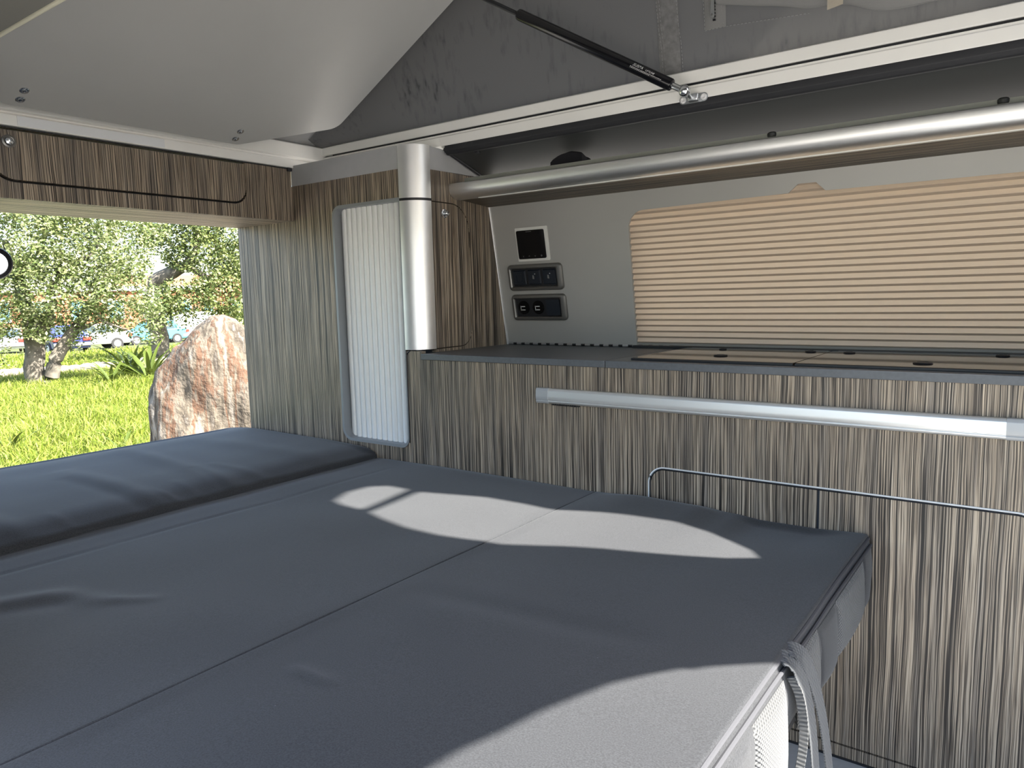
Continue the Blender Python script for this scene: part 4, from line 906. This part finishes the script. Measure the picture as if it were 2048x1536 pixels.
# ---- parked cars
def car(px, dist, heading, colour, label, van=False, name='parked_car'):
    b = loc(px, 697, dist); b.z = gz(b.x, b.y)
    t = thing(name, tuple(b), label, 'car' if not van else 'van')
    PAINT = mat('car_paint', colour, .25, coat=.6); DG = mat('car_glass', (.05, .07, .08), .08); TY_ = mat('tyre', (.02, .02, .02), .8); RED = mat('tail_light_red', (.6, .03, .02), .2); BUM = mat('grey_bumper', (.16, .16, .17), .6)
    ca, sa = math.cos(heading), math.sin(heading)
    f3 = lambda u, v, w: (b.x+ca*u-sa*w, b.y+sa*u+ca*w, b.z+v)
    if van: side = [(-2.2, .35, .1), (2.3, .35, .1), (2.35, .95, .15), (1.75, 1.15, .2), (1.2, 1.95, .2), (-2.15, 2.0, .12)]; roofl = None
    else: side = [(-2.0, .30, .08), (2.05, .30, .1), (2.1, .70, .12), (1.15, .92, .12), (-1.75, .98, .1), (-2.05, .90, .08)]
    body = G().prism(fillet(side, 6), f3, -.82, .82).build('body', PAINT, t, bevel=.06, seg=3)
    if van: G().prism(fillet([(.95, 1.15, .04), (1.62, 1.15, .04), (1.15, 1.80, .06), (.95, 1.80, .04)], 4), f3, -.85, .85).build('side_window', DG, body)
    else:
        cab = fillet([(-1.75, .95, .02), (1.05, .90, .02), (.35, 1.42, .15), (-1.15, 1.44, .18)], 6)
        cb = G().prism(cab, f3, -.70, .70).build('cabin', PAINT, t, bevel=.04)
        G().prism(fillet([(-1.25, .98, .03), (-.35, .96, .03), (-.35, 1.34, .05), (-.95, 1.34, .08)], 4), f3, -.715, .715).build('side_window', DG, cb)
        G().prism(fillet([(-.25, .96, .03), (.80, .94, .03), (.30, 1.33, .08), (-.25, 1.34, .04)], 4), f3, -.715, .715).build('side_window', DG, cb)
        g = G(); g.add([f3(-1.70, 1.0, -.60), f3(-1.70, 1.0, .60), f3(-1.25, 1.36, .55), f3(-1.25, 1.36, -.55), f3(-1.74, 1.0, -.60), f3(-1.74, 1.0, .60), f3(-1.29, 1.37, .55), f3(-1.29, 1.37, -.55)], [(0, 1, 2, 3), (4, 7, 6, 5), (0, 4, 5, 1), (1, 5, 6, 2), (2, 6, 7, 3), (3, 7, 4, 0)]); g.build('rear_window', DG, cb)
    zl = .80 if not van else 1.1
    for w in (-.66, .66):
        G().prism(fillet([(-2.12, zl-.12, .02), (-1.86, zl-.12, .02), (-1.90, zl+.06, .02), (-2.10, zl+.06, .02)], 3), f3, w-.19, w+.19).build('tail_light', RED, t)
    G().prism(fillet([(-2.14, .42, .04), (-1.7, .42, .04), (-1.7, .58, .04), (-2.14, .60, .04)], 3), f3, -.83, .83).build('bumper', BUM, t)
    for u in (-1.28, 1.3):
        for w in (-.80, .80):
            wh = G().lathe([(.31, -.10), (.33, -.06), (.33, .06), (.31, .10), (.2, .10)], lambda p, q, h: f3(u+p, .31+q, w+h*.6), 20).build('wheel', TY_, t)
            G().lathe([(.19, 0), (.17, .02), (.03, .03)], lambda p, q, h: f3(u+p, .31+q, w+math.copysign(.062+h, w)), 14).build('hubcap', mat('hubcap_grey', (.5, .5, .5), .4), wh)
HD = math.atan2(-.18, -.98)
car(172, 47.5, math.atan2(-5.234*-.0-.30, -.95)+0.0, (.55, .55, .55), 'white parked car seen behind the right stem of the olive tree') if False else None
latl = Vector((-.36, -.93, 0))                       # across the view, towards the left
hl = math.atan2(latl.y, latl.x)
car(176, 47.5, hl+.25, (.55, .55, .55), 'white parked car behind the leaning stem of the olive tree')
car(120, 43.5, math.atan2(VD.y, VD.x)+.25, (.04, .05, .22), 'dark blue parked car between the two olive stems')
car(12, 51, math.atan2(VD.y, VD.x)+.1, (.60, .62, .66), 'silver parked car with wide red tail lights left of the olive tree')
car(372, 56, hl+.2, (.85, .86, .86), 'white parked delivery van beyond the boulder', True, 'parked_van')
car(305, 53, hl+.3, (.06, .30, .46), 'turquoise blue parked car under the leaning tree')
# ---- brick building behind the car park
BR = mat('orange_brick_render', (.28, .10, .05), .9, var=.25, vscale=3); RF = mat('terracotta_tiles', (.28, .12, .06), .9, var=.3, vscale=6); WG = mat('pane_teal', (.10, .22, .26), .2); WHT = mat('white_render', (.42, .41, .39), .9)
c0 = loc(60, 690, 74); c0.z = gz(c0.x, c0.y)
bd = thing('brick_building', tuple(c0), 'orange brick building with white bands behind the parked cars', 'building')
ex, ey = -latl.x, -latl.y
f4 = lambda u, v, w: (c0.x+ex*u+VD.x*w, c0.y+ey*u+VD.y*w, c0.z+v)
G().prism([(-10, 0), (14, 0), (14, 4.4), (-10, 4.4)], f4, 0, 8).build('wall', BR, bd); G().prism([(-10.3, 4.4), (14.3, 4.4), (14.3, 4.8), (-10.3, 4.8)], f4, -.3, 8.3).build('band', WHT, bd)
for u in (-8, -5.2, -2.4, .4, 3.2, 6, 8.8, 11.6):
    fr_ = G().prism([(u, 1.9), (u+1.3, 1.9), (u+1.3, 3.6), (u, 3.6)], f4, -.08, .1).build('window', WHT, bd); G().prism([(u+.1, 2.0), (u+1.2, 2.0), (u+1.2, 3.5), (u+.1, 3.5)], f4, -.10, -.05).build('pane', WG, fr_)
c1 = loc(330, 690, 98); c1.z = gz(c1.x, c1.y)
hs = thing('tiled_house', tuple(c1), 'house with an orange tiled roof seen under the leaning tree', 'house')
f5 = lambda u, v, w: (c1.x+ex*u+VD.x*w, c1.y+ey*u+VD.y*w, c1.z+v)
G().prism([(-4, 0), (12, 0), (12, 5.2), (-4, 5.2)], f5, 0, 8).build('wall', BR, hs)
G().add([f5(-4.6, 5.0, -.8), f5(12.6, 5.0, -.8), f5(12.6, 7.2, 4), f5(-4.6, 7.2, 4), f5(-4.6, 5.0, 8.8), f5(12.6, 5.0, 8.8)], [(0, 1, 2, 3), (3, 2, 5, 4), (0, 3, 4), (1, 5, 2), (0, 4, 5, 1)]).build('roof', RF, hs)
for u in (-2.5, 1, 4.5, 8): 
    fr_ = G().prism([(u, 2.2), (u+1.4, 2.2), (u+1.4, 3.9), (u, 3.9)], f5, -.08, .1).build('window', WHT, hs); G().prism([(u+.1, 2.3), (u+1.3, 2.3), (u+1.3, 3.8), (u+.1, 3.8)], f5, -.10, -.05).build('pane', WG, fr_)
